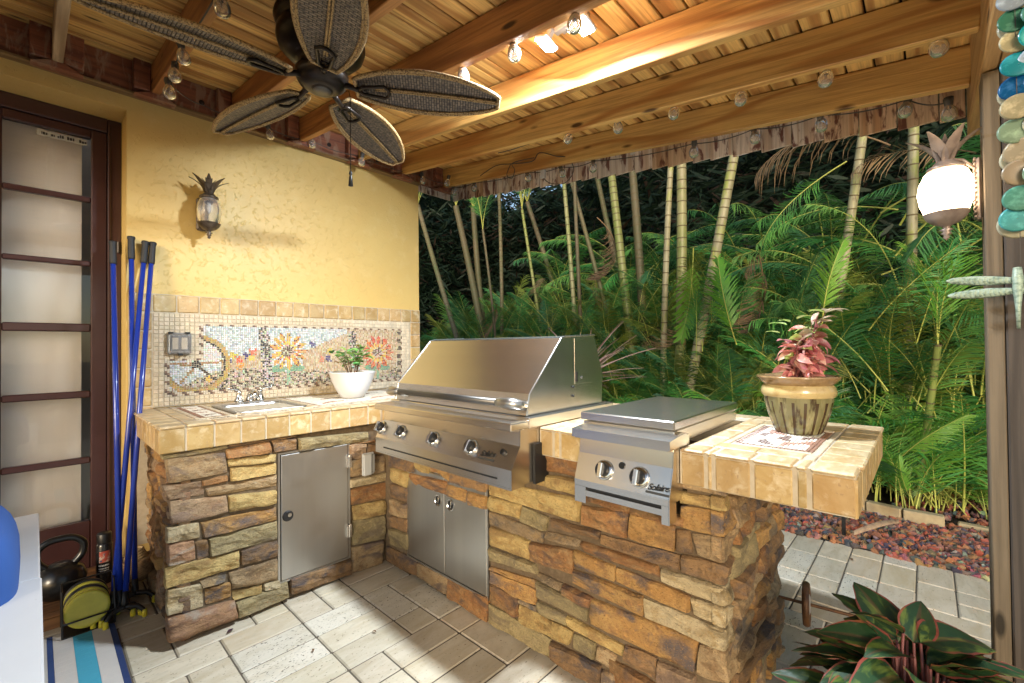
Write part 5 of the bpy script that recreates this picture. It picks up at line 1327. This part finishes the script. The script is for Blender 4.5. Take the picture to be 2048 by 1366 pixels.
hs = thing('palm_husk', 'dry brown palm husk lying across the lava rock', 'husk', (3.62,.25,.04))
m = MB(); m.smooth = True; N = 10; vv = []; ff = []
for i in range(N+1):
    s = i/N; w_ = .022*math.sin(PI*(.1+.85*s)); vv += [(.42*s-.15, -w_+.20*(.5-s), .02+.02*math.sin(3*s)), (.42*s-.15, .20*(.5-s), .045+.02*math.sin(3*s)), (.42*s-.15, w_+.20*(.5-s), .02+.02*math.sin(3*s))]
for i in range(N): q = i*3; ff += [(q,q+3,q+4,q+1),(q+1,q+4,q+5,q+2)]
m.add(vv, ff); m.build('sheath', mat('dry_husk', (.36,.25,.16), .8, layers=[(25,(.20,.12,.08),.45,.65)]), hs)
# garden edging stones
ed = thing('garden_edging', 'low pale block edging between lava rock and palm bed', 'edging', (0,0,0))
em_ = mat('edging_block', (.44,.36,.22), .85, layers=[(12,(.34,.27,.17),.42,.66)], bump=[(30,.5,.004)])
ex = [(4.36,1.10),(4.31,.86),(4.25,.60),(4.17,.34),(4.13,.14),(4.14,-.075)]
for (x0, y0), (x1, y1) in zip(ex[:-1], ex[1:]):
    L = math.hypot(x1-x0, y1-y0); m = MB(); m.box(-L/2+.003, L/2-.003, -.035, .035, 0, .085, .006)
    m.build('edging_block', em_, ed, loc=((x0+x1)/2+.035, (y0+y1)/2, 0), rot=(0,0,math.atan2(y1-y0, x1-x0)))
for k in range(4):
    m = MB(); m.box(-.11,.11,-.03,.03,-.03,.03,.006); m.build('edging_block', em_, ed, loc=(4.28,-.25-k*.24,0), rot=(0,0,R(86)))
for k in range(14):
    m = MB(); m.box(-.12,.12,-.03,.03,0,.08,.006); m.build('edging_block', em_, ed, loc=(4.44+.02*k, 1.25+k*.25, 0), rot=(0,0,R(88)))
# lava rock
rr = random.Random(41); m = MB()
t_ = (1+5**.5)/2; ico = [Vector(v).normalized() for v in ((-1,t_,0),(1,t_,0),(-1,-t_,0),(1,-t_,0),(0,-1,t_),(0,1,t_),(0,-1,-t_),(0,1,-t_),(t_,0,-1),(t_,0,1),(-t_,0,-1),(-t_,0,1))]
icf = [(0,11,5),(0,5,1),(0,1,7),(0,7,10),(0,10,11),(1,5,9),(5,11,4),(11,10,2),(10,7,6),(7,1,8),(3,9,4),(3,4,2),(3,2,6),(3,6,8),(3,8,9),(4,9,5),(2,4,11),(6,2,10),(8,6,7),(9,8,1)]
def lava_band(x0, x1, y0, y1, n, smin, smax):
    for _ in range(n):
        x = rr.uniform(x0, x1); y = rr.uniform(y0, y1); s = rr.uniform(smin, smax)
        t = rr.random()
        c = (.31,.115,.06) if t < .40 else (.21,.11,.085) if t < .62 else (.075,.07,.075) if t < .84 else (.30,.15,.10) if t < .95 else (.30,.26,.22)
        m.c = tuple(q*rr.uniform(.7,1.3) for q in c)
        q = Matrix.Rotation(rr.uniform(0,6.3),3,'Z') @ Matrix.Rotation(rr.uniform(-.5,.5),3,'X')
        sc_ = Vector((s*rr.uniform(.8,1.3), s*rr.uniform(.6,1), s*rr.uniform(.35,.7)))
        m.add([q @ Vector((v.x*sc_.x*rr.uniform(.75,1.15), v.y*sc_.y*rr.uniform(.75,1.15), v.z*sc_.z*rr.uniform(.75,1.15)))+Vector((x,y,rr.uniform(-.01,.022))) for v in ico], icf)
lava_band(3.42, 4.22, -.7, 1.6, 3600, .014, .034)
lava_band(3.42, 4.36, 1.6, 5.0, 1600, .025, .05)
lava_band(4.2, 5.2, -1.2, 0.2, 700, .012, .03)
m.build('lava_gravel', rocktint, kind='stuff')
m = MB(); m.box(3.426, 3.436, -2, 8, -.03, .006); m.build('paver_edge_strip', dark, kind='structure')

for q, (x, y, a) in enumerate(((.575,2.262,.4),(1.02,1.78,2.0),(.78,1.86,1.2),(3.2,.33,.3))):
    t = thing('fallen_leaf', ['dark purple fallen leaf by the stone corner','small brown leaf on the pavers before the grill doors','tiny curled leaf on the pale pavers','dry leaf on the outer pavers beyond the counter'][q], 'leaf', (x, y, .004), a)
    m = MB(); m.smooth = True; vv = []; ff = []; L_ = (.030,.020,.018,.03)[q]
    for i in range(6):
        s = i/5; w_ = L_*.28*math.sin(PI*(.06+.9*s)); vv += [(L_*s, -w_, .004*math.sin(3*s)+.002), (L_*s, 0, .005*math.sin(3*s)), (L_*s, w_, .004*math.sin(3*s)+.003)]
    for i in range(5): z_ = i*3; ff += [(z_,z_+3,z_+4,z_+1),(z_+1,z_+4,z_+5,z_+2)]
    m.add(vv, ff); m.build('blade', mat('fallen_purple', (.05,.02,.03), .7) if q == 0 else mat('fallen_brown', (.14,.075,.035), .8), t)
# hanging shell chime
ch = thing('shell_chime', 'strings of teal, blue and cream translucent shell discs hanging by the post', 'wind chime', (1.45,-.150,2.0))
cols = [((.10,.30,.24),'sea_green_shell'),((.42,.50,.58),'pale_blue_shell'),((.06,.22,.13),'green_shell'),((.02,.34,.36),'teal_shell'),((.01,.13,.30),'deep_blue_shell'),((.45,.38,.24),'cream_shell'),((.30,.42,.28),'sage_shell'),((.10,.42,.38),'aqua_shell')]
cm = [leafmat(n, c, rough=.25, tr=.4, var=.15, layers=[(40,tuple(min(1,q*1.7+.05) for q in c),.5,.7)]) for c, n in cols]
def disc(m_, r_):
    q = MB(); q.smooth = True; q.lathe([(.001,.0022),(r_*.5,.0020),(r_*.86,.0012),(r_,0),(r_*.86,-.0012),(.001,-.002)], 24, align((0,0,0), (-1,0,0), (0,1,0)), False); return q.mesh('shell_disc', m_)
dm_ = {}
rim_m = leafmat('shell_rim', (.50,.46,.34), rough=.3, tr=.4)
seqs = [(-.002, [0,1,2,5,3,4,5,6,5,5,0,7]), (-.034, [1,5,0,3,1,4,6,5,2,6,7,0]), (-.066, [4,3,1,0,5,6,2,4,1,3,0,5])]
for yy, sq in seqs:
    q = MB(); q.tube([(0,yy,.10),(0,yy,-.58)], .0008, 4); q.build('thread', cable_m, ch)
    for k, c in enumerate(sq):
        z = .045-k*.048+rng.uniform(-.006,.006)
        if (c) not in dm_: dm_[c] = disc(cm[c], .0285); 
        if 'r' not in dm_: dm_['r'] = disc(rim_m, .0315)
        link('shell_disc', dm_[c], ch, (rng.uniform(-.012,.004), yy+rng.uniform(-.004,.004), z), (R(rng.uniform(-10,10)), R(rng.uniform(-8,8)), R(rng.uniform(-16,16))))
        if k % 3 == 2: link('shell_disc', dm_['r'], ch, (rng.uniform(.006,.014), yy+rng.uniform(-.006,.006), z-.010), (0, 0, R(rng.uniform(-12,12))))
# dragonfly ornament
df = thing('dragonfly_ornament', 'pale green metal dragonfly wings fixed across the grey post', 'ornament', (1.985,-.20,1.41))
wm_ = mat('verdigris_metal', (.36,.46,.38), .4, .2, layers=[(60,(.20,.28,.22),.48,.6)], bump=[(70,.8,.003)], kind='obj', stretch=(1,1,2))
for y0, z0, y1, z1 in ((.0,.022,.150,.036),(.0,-.008,.148,-.012),(.0,.022,-.15,.036),(.0,-.008,-.15,-.012)):
    q = MB(); q.smooth = True; N = 14; vv = []; ff = []
    for i in range(N+1):
        s = i/N; w_ = .0135*math.sin(PI*(.08+.86*s))**.6*(1 if s < .98 else .3)+.001; y = y0+(y1-y0)*s; z = z0+(z1-z0)*s
        for k in range(8): a = 2*PI*k/8; vv.append((-.010+.004*math.sin(a), y, z+w_*math.cos(a)))
    for i in range(N):
        for k in range(8): ff.append((i*8+k, i*8+(k+1) % 8, (i+1)*8+(k+1) % 8, (i+1)*8+k))
    q.add(vv, ff)
    for i in range(1, N-1):
        s = i/N; y = y0+(y1-y0)*s; z = z0+(z1-z0)*s; sg = 1 if y1 > y0 else -1
        q.tube([(-.0145,y,z-.010),(-.0155,y+sg*.006,z),(-.0145,y+sg*.004,z+.010)], .0012, 4)
    q.build('wing', wm_, df)
q = MB(); q.smooth = True; q.tube([(-.012,0,.06),(-.014,0,.03),(-.014,0,0),(-.012,0,-.06),(-.012,0,-.12)], [.009,.012,.011,.006,.004], 10); q.build('body', wm_, df)

# ================================================================ palms
GL = [leafmat('palm_leaf_mid', (.13,.37,.09), rough=.38, tr=.30, var=.35, hue=.03, layers=[(4,(.05,.16,.05),.48,.68)]),
      leafmat('palm_leaf_bright', (.18,.42,.06), rough=.34, tr=.35, var=.2, hue=.015),
      leafmat('palm_leaf_deep', (.08,.26,.10), rough=.36, tr=.25, var=.35, hue=.03),
      leafmat('palm_leaf_dry', (.26,.18,.11), rough=.8, tr=.15, var=.3, hue=.02),
      leafmat('palm_leaf_yellow', (.22,.28,.05), rough=.45, tr=.3, var=.2, hue=.03)]
rach = mat('palm_rachis', (.46,.50,.12), .45, var=.25); rach_dry = mat('dry_rachis', (.28,.18,.10), .8)
def frond_mesh(L, a0, a1, n, ll, lw, seed, m, rm_, droop=.5, side=0):
    """frond growing along +Z and arching towards +X"""
    rr = random.Random(seed); pts = []; p = Vector((0,0,0)); N = 16
    for i in range(N+1):
        s = i/N; a = a0+(a1-a0)*s**1.4; pts.append(p.copy()); p = p+Vector((math.sin(a), side*.25*s, math.cos(a)))*(L/N)
    mb = MB(); mb.cur = 1; mb.smooth = True; mb.tube(pts, [.009*(1-.85*i/N)*(L/1.5)**.5 for i in range(N+1)], 5, False); mb.cur = 0; mb.smooth = False
    for i in range(n):
        s = .20+.80*(i+.5)/n; f = s*N; k = min(int(f), N-1); q = pts[k].lerp(pts[k+1], f-k); t = (pts[k+1]-pts[k]).normalized()
        S_ = Vector((0,1,0)); U_ = S_.cross(t).normalized()*-1
        U_ = t.cross(S_).normalized()
        l = ll*(math.sin(PI*(.12+.80*s))**.8)*rr.uniform(.62,1.15)
        for sg in (-1, 1):
            ang = R(46-20*s+rr.uniform(-11,11))
            d = (S_*sg*math.sin(ang)+t*math.cos(ang)+U_*-.22).normalized()
            if U_.z < 0: d = (S_*sg*math.sin(ang)+t*math.cos(ang)+U_*.22).normalized()
            wv = d.cross(Vector((0,0,1)) if abs(d.z) < .95 else Vector((1,0,0))).normalized()
            wv = (t-d*t.dot(d)).normalized()
            w_ = lw*.5; dz = Vector((0,0,-1))
            p0 = q; p1 = q+d*l*.38+dz*l*droop*.08; p2 = q+d*l*.74+dz*l*droop*.30; p3 = q+d*l*.96+dz*l*droop*.62
            nrm = d.cross(wv)*.35*w_
            mb.add([p0-wv*w_*.5, p0+wv*w_*.5, p1-wv*w_+nrm, p1+wv*w_-nrm, p2-wv*w_*.75+nrm, p2+wv*w_*.75-nrm, p3], [(0,1,3,2),(2,3,5,4),(4,5,6)])
    return mb.mesh('frond', [m, rm_])
FR = {}
def fam(key, L, a0, a1, n, ll, lw, droop, mats, var=3):
    FR[key] = [frond_mesh(L, R(a0+random.Random(k).uniform(-4,4)), R(a1+random.Random(k+9).uniform(-10,10)), n, ll, lw, k*7+3, m, rach_dry if m is GL[3] else rach, droop, (k % 3)-1) for k, m in enumerate([mats[i % len(mats)] for i in range(var)])]
fam('up', 1.15, 3, 38, 34, .40, .0085, .5, [GL[0],GL[2],GL[4]], 6)
fam('arch', 1.4, 10, 85, 44, .38, .0105, .7, [GL[0],GL[2],GL[0]], 6)
fam('low', .85, 6, 58, 26, .36, .0085, .5, [GL[0],GL[1],GL[2]], 6)
fam('bright', .95, 10, 60, 44, .28, .014, .25, [GL[1]], 2)
fam('dry', 1.2, 30, 150, 24, .34, .014, 1.2, [GL[3]], 3)
fam('young', .66, 0, 30, 20, .38, .007, .4, [GL[0],GL[1],GL[4]], 5)
def put_frond(me, parent, loc, rz, tilt=0, sc_=1.0, roll=0):
    o = link('frond', me, parent, loc, (roll, tilt, rz)); o.scale = (sc_,)*3; return o
CANES = [((6.08, 6.12, 0.0), (6.0, 7.17, 4.2), 0.063), ((6.38, 6.49, 0.0), (6.3, 6.96, 4.2), 0.058), ((5.48, 5.87, 0.0), (5.39, 7.66, 4.2), 0.046), ((7.27, 4.8, -0.0), (6.83, 5.91, 4.2), 0.046), ((5.71, 3.87, 0.0), (5.57, 4.1, 4.2), 0.031), ((5.28, 2.67, 0.0), (5.19, 3.09, 4.2), 0.05), ((6.43, 3.02, 0.0), (6.17, 3.89, 4.2), 0.04), ((4.97, 2.09, 0.0), (4.87, 1.96, 4.2), 0.05), ((4.87, 2.06, 0.0), (4.78, 1.18, 4.2), 0.045), ((5.75, 2.81, 0.0), (5.5, 2.92, 4.2), 0.051), ((4.97, 2.25, 0.0), (4.82, 1.97, 4.2), 0.031), ((5.43, 2.77, 0.0), (5.16, 3.82, 4.2), 0.028), ((5.37, 3.57, 0.0), (5.05, 3.52, 3.93), 0.025), ((5.69, 4.36, 0.0), (5.35, 4.74, 3.47), 0.024), ((5.17, 0.86, 0.0), (4.94, 0.24, 4.2), 0.036), ((5.01, 0.16, 0.0), (4.72, 0.02, 4.2), 0.034), ((5.61, 5.52, 0.0), (5.25, 5.56, 3.28), 0.022), ((6.13, 6.01, 0.0), (5.9, 5.8, 4.2), 0.033), ((4.55, 0.08, 0.0), (4.35, -0.06, 1.24), 0.022), ((5.89, 2.64, 0.0), (5.69, 2.68, 4.2), 0.031), ((6.72, 4.14, 0.0), (6.55, 4.33, 4.2), 0.039), ((5.6, 1.54, 0.0), (5.35, 1.05, 3.89), 0.025)]
cane_m = mat('palm_cane', (.24,.27,.10), .45, layers=[(3,(.32,.30,.18),.42,.6),(9,(.14,.19,.05),.5,.7),(30,(.30,.25,.15),.58,.7)], stretch=(1,1,.4), var=.25, hue=.02)
cane_b = mat('palm_cane_pale', (.38,.36,.24), .5, layers=[(5,(.27,.25,.15),.45,.62),(9,(.30,.34,.09),.50,.62),(22,(.16,.13,.08),.58,.7)], stretch=(1,1,.4), var=.15)
cane_g = mat('palm_cane_green', (.20,.26,.06), .45, layers=[(4,(.30,.33,.12),.45,.6)], stretch=(1,1,.4), var=.2)
ringm = mat('cane_ring', (.14,.11,.06), .8)
cane_d = mat('palm_cane_shaded', (.12,.12,.06), .6, layers=[(3,(.16,.13,.085),.42,.6),(12,(.08,.12,.045),.5,.7)], stretch=(1,1,.4), var=.3)  # darker cane colour, shade on the dim left and back canes painted in
where = ['beside the wall corner, pale and leaning left','second from the wall corner, upright and thin','nearest the yellow wall, brown and leaning left','far back, short visible piece under the roof edge','with splayed brown leaf stalks above the grill','green-ringed and thick, above the right end of the grill','grey, just left of the thick ringed stem','thick pale green and vertical, centre of the hedge','thick yellow-mottled, leaning right from bottom to top','bluish grey behind the hanging green frond','pale slim stem in front of the thick vertical one','short grey stem behind the grill hood','short broken-topped stem behind the hood','young green stem behind the middle of the hood','smooth pale stem left of the glowing lantern','pale stem directly beside the glowing lantern','thin young stem behind the left half of the hood','blue-grey stem behind the left half of the hood','stubby green base by the edging blocks','slim shaded stem between thick canes','deep-shaded stem behind the grill hood end','slim stem behind the side burner']
rr = random.Random(77)
for k, (b_, t, rad) in enumerate(CANES):
    if k >= 19: break
    b_ = Vector(b_); t = Vector(t); rad *= 1.08
    o = thing('areca_palm', 'ringed palm cane '+where[k], 'palm', b_, group='palm canes behind the outdoor kitchen')
    m = MB(); m.smooth = True; L = (t-b_).length; s = 0; bend = Vector((rr.uniform(-.06,.06), rr.uniform(-.06,.06), 0))
    P = lambda u: (t-b_)*u+bend*4*u*(1-u)
    step = rr.uniform(.09,.14); 
    while s < L-.02:
        e = min(s+step*rr.uniform(.8,1.15), L); r0 = rad*(1.12-.22*s/L)
        m.cur = 0; m.tube([P(s/L), P((s+.01)/L), P((e-.012)/L)], [r0*1.02, r0, r0*.985], 10, False)
        m.cur = 1; m.tube([P((e-.012)/L), P((e-.006)/L), P(e/L)], [r0*1.0, r0*1.06, r0*1.02], 10, False)
        s = e
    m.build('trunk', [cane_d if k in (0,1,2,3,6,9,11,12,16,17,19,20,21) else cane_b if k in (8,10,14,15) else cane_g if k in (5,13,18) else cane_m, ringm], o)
    top = t-b_
    if k not in (12,): 
        for q in range(7 if top.z > 4 else 5):
            a = 2*PI*q/7+rr.uniform(-.3,.3)
            me = rr.choice(FR['arch']) if top.z > 3.6 else rr.choice(FR['young'] if top.z < 2 else FR['up'])
            put_frond(me, o, top, a, R(rr.uniform(0,15)), rr.uniform(.8,1.1))
# leaning fronds at mid height: one thing per clump
rr = random.Random(5)
def spot(x, y):
    u = 1024+F_PX*(Vector((x,y,0)).dot(_r2))/(Vector((x,y,0)).dot(_v))
    prev = 820
    L = [(880,'by the yellow wall corner'),(960,'behind the left end of the grill hood'),(1060,'behind the middle of the grill hood'),(1160,'behind the right half of the grill hood'),(1240,'just right of the grill hood'),(1330,'between the grill and the side burner lid'),(1420,'behind the side burner lid'),(1520,'between burner lid and potted plant'),(1600,'behind the left of the pink potted plant'),(1690,'behind the right of the pink potted plant'),(1780,'above the end of the counter'),(1870,'left of the glowing lantern'),(1960,'below the glowing lantern')]
    for a, b_ in L:
        if u < a: return b_+(' left half' if u < (a+prev)/2 else ' right half')
        prev = a
    return 'beside the grey roof post'
def clump(x, y, n, fam_, sc0, sc1, lab, h0=0, nm='palm_clump', grp='palm clumps in the hedge', spread=.16, rzr=None, tl=(5,35)):
    o = thing(nm, lab+' '+spot(x, y), 'palm', (x, y, 0), rr.uniform(0, 6.28), grp)
    for k in range(n):
        a = rr.uniform(0, 2*PI) if rzr is None else rr.uniform(*rzr)
        put_frond(rr.choice(FR[fam_]), o, (rr.uniform(-spread,spread), rr.uniform(-spread,spread), h0*rr.uniform(.6,1.1)), a, R(rr.uniform(*tl)), rr.uniform(sc0, sc1))
    return o
LB1 = 'low green palm clump in front'
LB2 = 'taller mid hedge palm clump'
LB3 = 'shaded palm clump at the back'
y = -.85
while y < 7.5:
    for q in range(3):
        x = 4.55+.10*max(0,y)+rr.uniform(-.12,.25)+q*.27
        if y < .25 and y > -.9 and q == 0: x += .25
        clump(x, y+rr.uniform(-.12,.12), 12, rr.choice(('low','young','low')), .8, 1.35, ('foremost','second','third')[q]+' row low palm clump', tl=(0,40))
    y += .33
y = -.9
while y < 8.5:
    clump(5.1+.10*max(0,y)+rr.uniform(-.2,.3), y, 14, 'up', .9, 1.35, LB2, h0=.25)
    clump((6.2 if y > .9 else 5.3)+.12*max(0,y)+rr.uniform(-.2,.5), y+.2, 10, 'arch', .8, 1.15, LB3, h0=1.0)
    clump(6.1+.12*max(0,y)+rr.uniform(-.2,.5), y+.1, 10, 'up', 1.0, 1.4, LB3, h0=1.3)
    clump(5.7+.1*max(0,y)+rr.uniform(-.2,.3), y+.3, 14, 'up', .8, 1.2, LB2, h0=.8)
    y += .42
y = -.8
while y < 6.5:
    clump(4.85+.10*max(0,y)+rr.uniform(-.15,.2), y, 16, 'up', .6, 1.0, LB1, h0=(1.0 if y < 1.2 else .55), tl=(0,45)); y += .30
y = 1.6
while y < 6.8:
    clump(5.0+.12*max(0,y)+rr.uniform(-.2,.5), y, 9, 'up', .55, .85, 'slender palm clump among the canes', h0=1.45, tl=(0,50), spread=.25); y += .33
y = -1.0
while y < 5.2:
    clump((6.4 if y > .8 else 5.3)+.1*max(0,y)+rr.uniform(-.2,.4), y, 10, 'arch', .8, 1.2, 'high palm crown by roof edge', h0=2.3, grp='high palm crowns of the hedge', tl=(10,70))
    y += .40
# individually seen fronds
def hero(lab, p0, p1, key, idx, roll=0, nm='palm_frond'):
    p0 = Vector(p0); p1 = Vector(p1); d = p1-p0; o = thing(nm, lab, 'palm frond', p0)
    me = FR[key][idx]; top = Vector(max((v.co for v in me.vertices), key=lambda c: c.length))
    q = top.rotation_difference(d); f = link('frond', me, o); f.rotation_mode = 'QUATERNION'
    f.rotation_quaternion = Matrix.Rotation(roll, 3, d.normalized()).to_quaternion() @ q; f.scale = (d.length/top.length,)*3
hero('broad bright green frond standing above the pink potted plant', (4.40,.62,1.42), (4.38,.42,2.10), 'bright', 0, R(10))
hero('bright lime frond low beside the counter end', (4.25,.15,.42), (4.12,-.24,.78), 'bright', 1, R(-15))
hero('smaller lime frond below the bright one by the edging', (4.25,.10,.15), (4.15,.14,.48), 'bright', 0, R(5))
hero('long hanging green frond in front of the thick palm canes', (4.62,1.74,2.25), (4.60,1.86,1.25), 'bright', 1, R(10))
hero('upright green frond between the leaning cane and the pink plant', (4.62,1.34,1.25), (4.60,1.46,2.15), 'bright', 0, R(20))
hero('stiff green frond reaching toward the glowing lantern', (4.35,.32,1.35), (4.25,-.22,1.98), 'up', 3, R(0))
hero('second stiff frond below the glowing lantern', (4.40,.05,1.25), (4.30,-.10,2.0), 'up', 0, R(20))
hero('wide dark frond drooping left of the lantern', (5.0,.5,2.9), (4.7,1.1,2.05), 'arch', 0, R(30))
hero('brown dry frond hanging in the middle of the hedge', (4.7,1.15,2.1), (4.62,1.28,1.35), 'dry', 0, R(10))
hero('dry curled frond hanging below the roof edge left of centre', (5.2,3.25,3.0), (5.15,3.35,2.15), 'dry', 1, R(60))
hero('rust coloured dry frond just under the fringe boards', (5.0,.2,2.95), (4.8,1.2,2.75), 'dry', 2, R(0))
hero('rusty dry frond beside the lantern crown', (4.9,-.3,2.7), (4.75,.45,2.6), 'dry', 0, R(40))
rr = random.Random(15)
for k in range(9):
    y = rr.uniform(-.6, 5.5); x = 4.75+.1*max(0,y)+rr.uniform(0,.5); z = rr.uniform(.7,2.4); a = rr.uniform(0, 6.28)
    hero('dry brown frond tangled in the hedge', (x, y, z), (x+.3*math.cos(a)-.1, y+.5*math.sin(a), z-rr.uniform(.2,.6)), 'dry', k % 3, rr.uniform(0,3)); COL.objects[-1]
for o in bpy.data.objects:
    if o.get('label') == 'dry brown frond tangled in the hedge': o['group'] = 'dry fronds tangled in the hedge'
# bright grassy leaf bases near the edging
LBg = 'narrow palm shoots at the edging'
for y in (.75,.55,.38,.22,.08,1.0,1.3): clump(4.45+rr.uniform(-.05,.1), y, 9, 'young', .6, 1.0, LBg, grp='palm shoots by the edging', tl=(-5,25))
for y in (-.15,-.35,-.6): clump(4.6+rr.uniform(0,.15), y, 7, 'young', .5, .8, 'low spreading palm shoots', grp='palm shoots right of the edging', tl=(20,60))
# spiky cordyline behind the grill
sp = thing('spiky_plant', 'pinkish spiky leaved plant behind the grill hood', 'plant', (2.75,1.85,0))
m = MB(); m.smooth = True; m.tube([(0,0,0),(.02,-.02,.6),(0,0,1.02)], [.022,.02,.018], 8); m.build('stem', stem_m, sp)
N = 8; vv = []; ff = []; m = MB(); m.smooth = True
for i in range(N+1):
    s = i/N; w_ = .0085*(math.sin(PI*(.12+.86*s)))**.7; vv += [(.50*s, -w_, -.10*s*s+.003), (.50*s, 0, -.10*s*s), (.50*s, w_, -.10*s*s+.003)]
for i in range(N): q = i*3; ff += [(q,q+3,q+4,q+1),(q+1,q+4,q+5,q+2)]
m.add(vv, ff); spk = m.mesh('leaf', leafmat('spiky_leaf', (.34,.22,.18), rough=.45, var=.3, hue=.02, layers=[(20,(.48,.38,.28),.5,.65)]))
for k in range(46):
    a = rr.uniform(0, 6.28); leaf_place(spk, sp, (0,0,1.02+rr.uniform(-.08,.03)), (math.cos(a), math.sin(a), rr.uniform(-.1,2.2)), rr.uniform(.7,1.15), rr.uniform(-.5,.5))
# far foliage mass with darkened leaves and solid cores, added to hide bright sky
rr = random.Random(66); m = MB()
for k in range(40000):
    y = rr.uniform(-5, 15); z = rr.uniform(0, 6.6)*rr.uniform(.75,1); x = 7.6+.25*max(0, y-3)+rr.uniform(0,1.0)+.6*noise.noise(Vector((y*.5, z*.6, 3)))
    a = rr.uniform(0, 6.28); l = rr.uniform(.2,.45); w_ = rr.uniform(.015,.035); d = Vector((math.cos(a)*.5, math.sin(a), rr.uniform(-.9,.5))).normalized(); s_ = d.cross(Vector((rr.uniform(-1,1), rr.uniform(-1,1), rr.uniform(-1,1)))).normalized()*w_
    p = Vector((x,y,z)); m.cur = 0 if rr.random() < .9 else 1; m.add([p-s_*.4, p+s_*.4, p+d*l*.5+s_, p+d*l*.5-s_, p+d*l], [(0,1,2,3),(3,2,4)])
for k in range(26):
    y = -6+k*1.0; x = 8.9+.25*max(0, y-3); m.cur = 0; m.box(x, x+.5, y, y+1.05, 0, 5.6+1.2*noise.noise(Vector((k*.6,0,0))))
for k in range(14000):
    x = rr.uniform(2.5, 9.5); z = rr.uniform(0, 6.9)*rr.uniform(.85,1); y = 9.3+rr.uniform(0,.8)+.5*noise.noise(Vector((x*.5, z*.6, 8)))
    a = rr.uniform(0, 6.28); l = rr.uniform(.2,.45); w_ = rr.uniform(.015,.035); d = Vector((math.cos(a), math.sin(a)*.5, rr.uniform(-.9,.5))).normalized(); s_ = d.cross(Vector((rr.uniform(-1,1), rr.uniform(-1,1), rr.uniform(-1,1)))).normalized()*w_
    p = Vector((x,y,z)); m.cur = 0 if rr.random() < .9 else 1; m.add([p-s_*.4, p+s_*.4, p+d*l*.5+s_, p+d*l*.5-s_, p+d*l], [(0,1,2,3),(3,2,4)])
m.cur = 0
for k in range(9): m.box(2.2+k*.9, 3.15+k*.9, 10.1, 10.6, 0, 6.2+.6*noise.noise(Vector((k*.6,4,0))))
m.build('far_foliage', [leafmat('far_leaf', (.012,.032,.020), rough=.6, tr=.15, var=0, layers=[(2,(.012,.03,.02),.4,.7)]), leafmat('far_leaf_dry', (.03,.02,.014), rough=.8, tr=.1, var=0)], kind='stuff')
m = MB(); m.box(9.3, 9.36, -12, 22, 0, 1); 
fn = thing('added_dark_fence', 'added dark plank fence that blackens the gaps behind the palm hedge', 'fence', (8.75,3,0))  # fence added to keep the background between the palms dark
fw = wood('fence_wood', (.05,.04,.035), (.03,.025,.02), 2, figure=5, cross=6)
mb = MB(); mb.box(-.012,.012,-.098,.098,0,1.9,.004); fm = mb.mesh('fence_board', fw)
for k in range(130): link('fence_board', fm, fn, (.0+.014*(k % 2), -13+k*.2, 0))
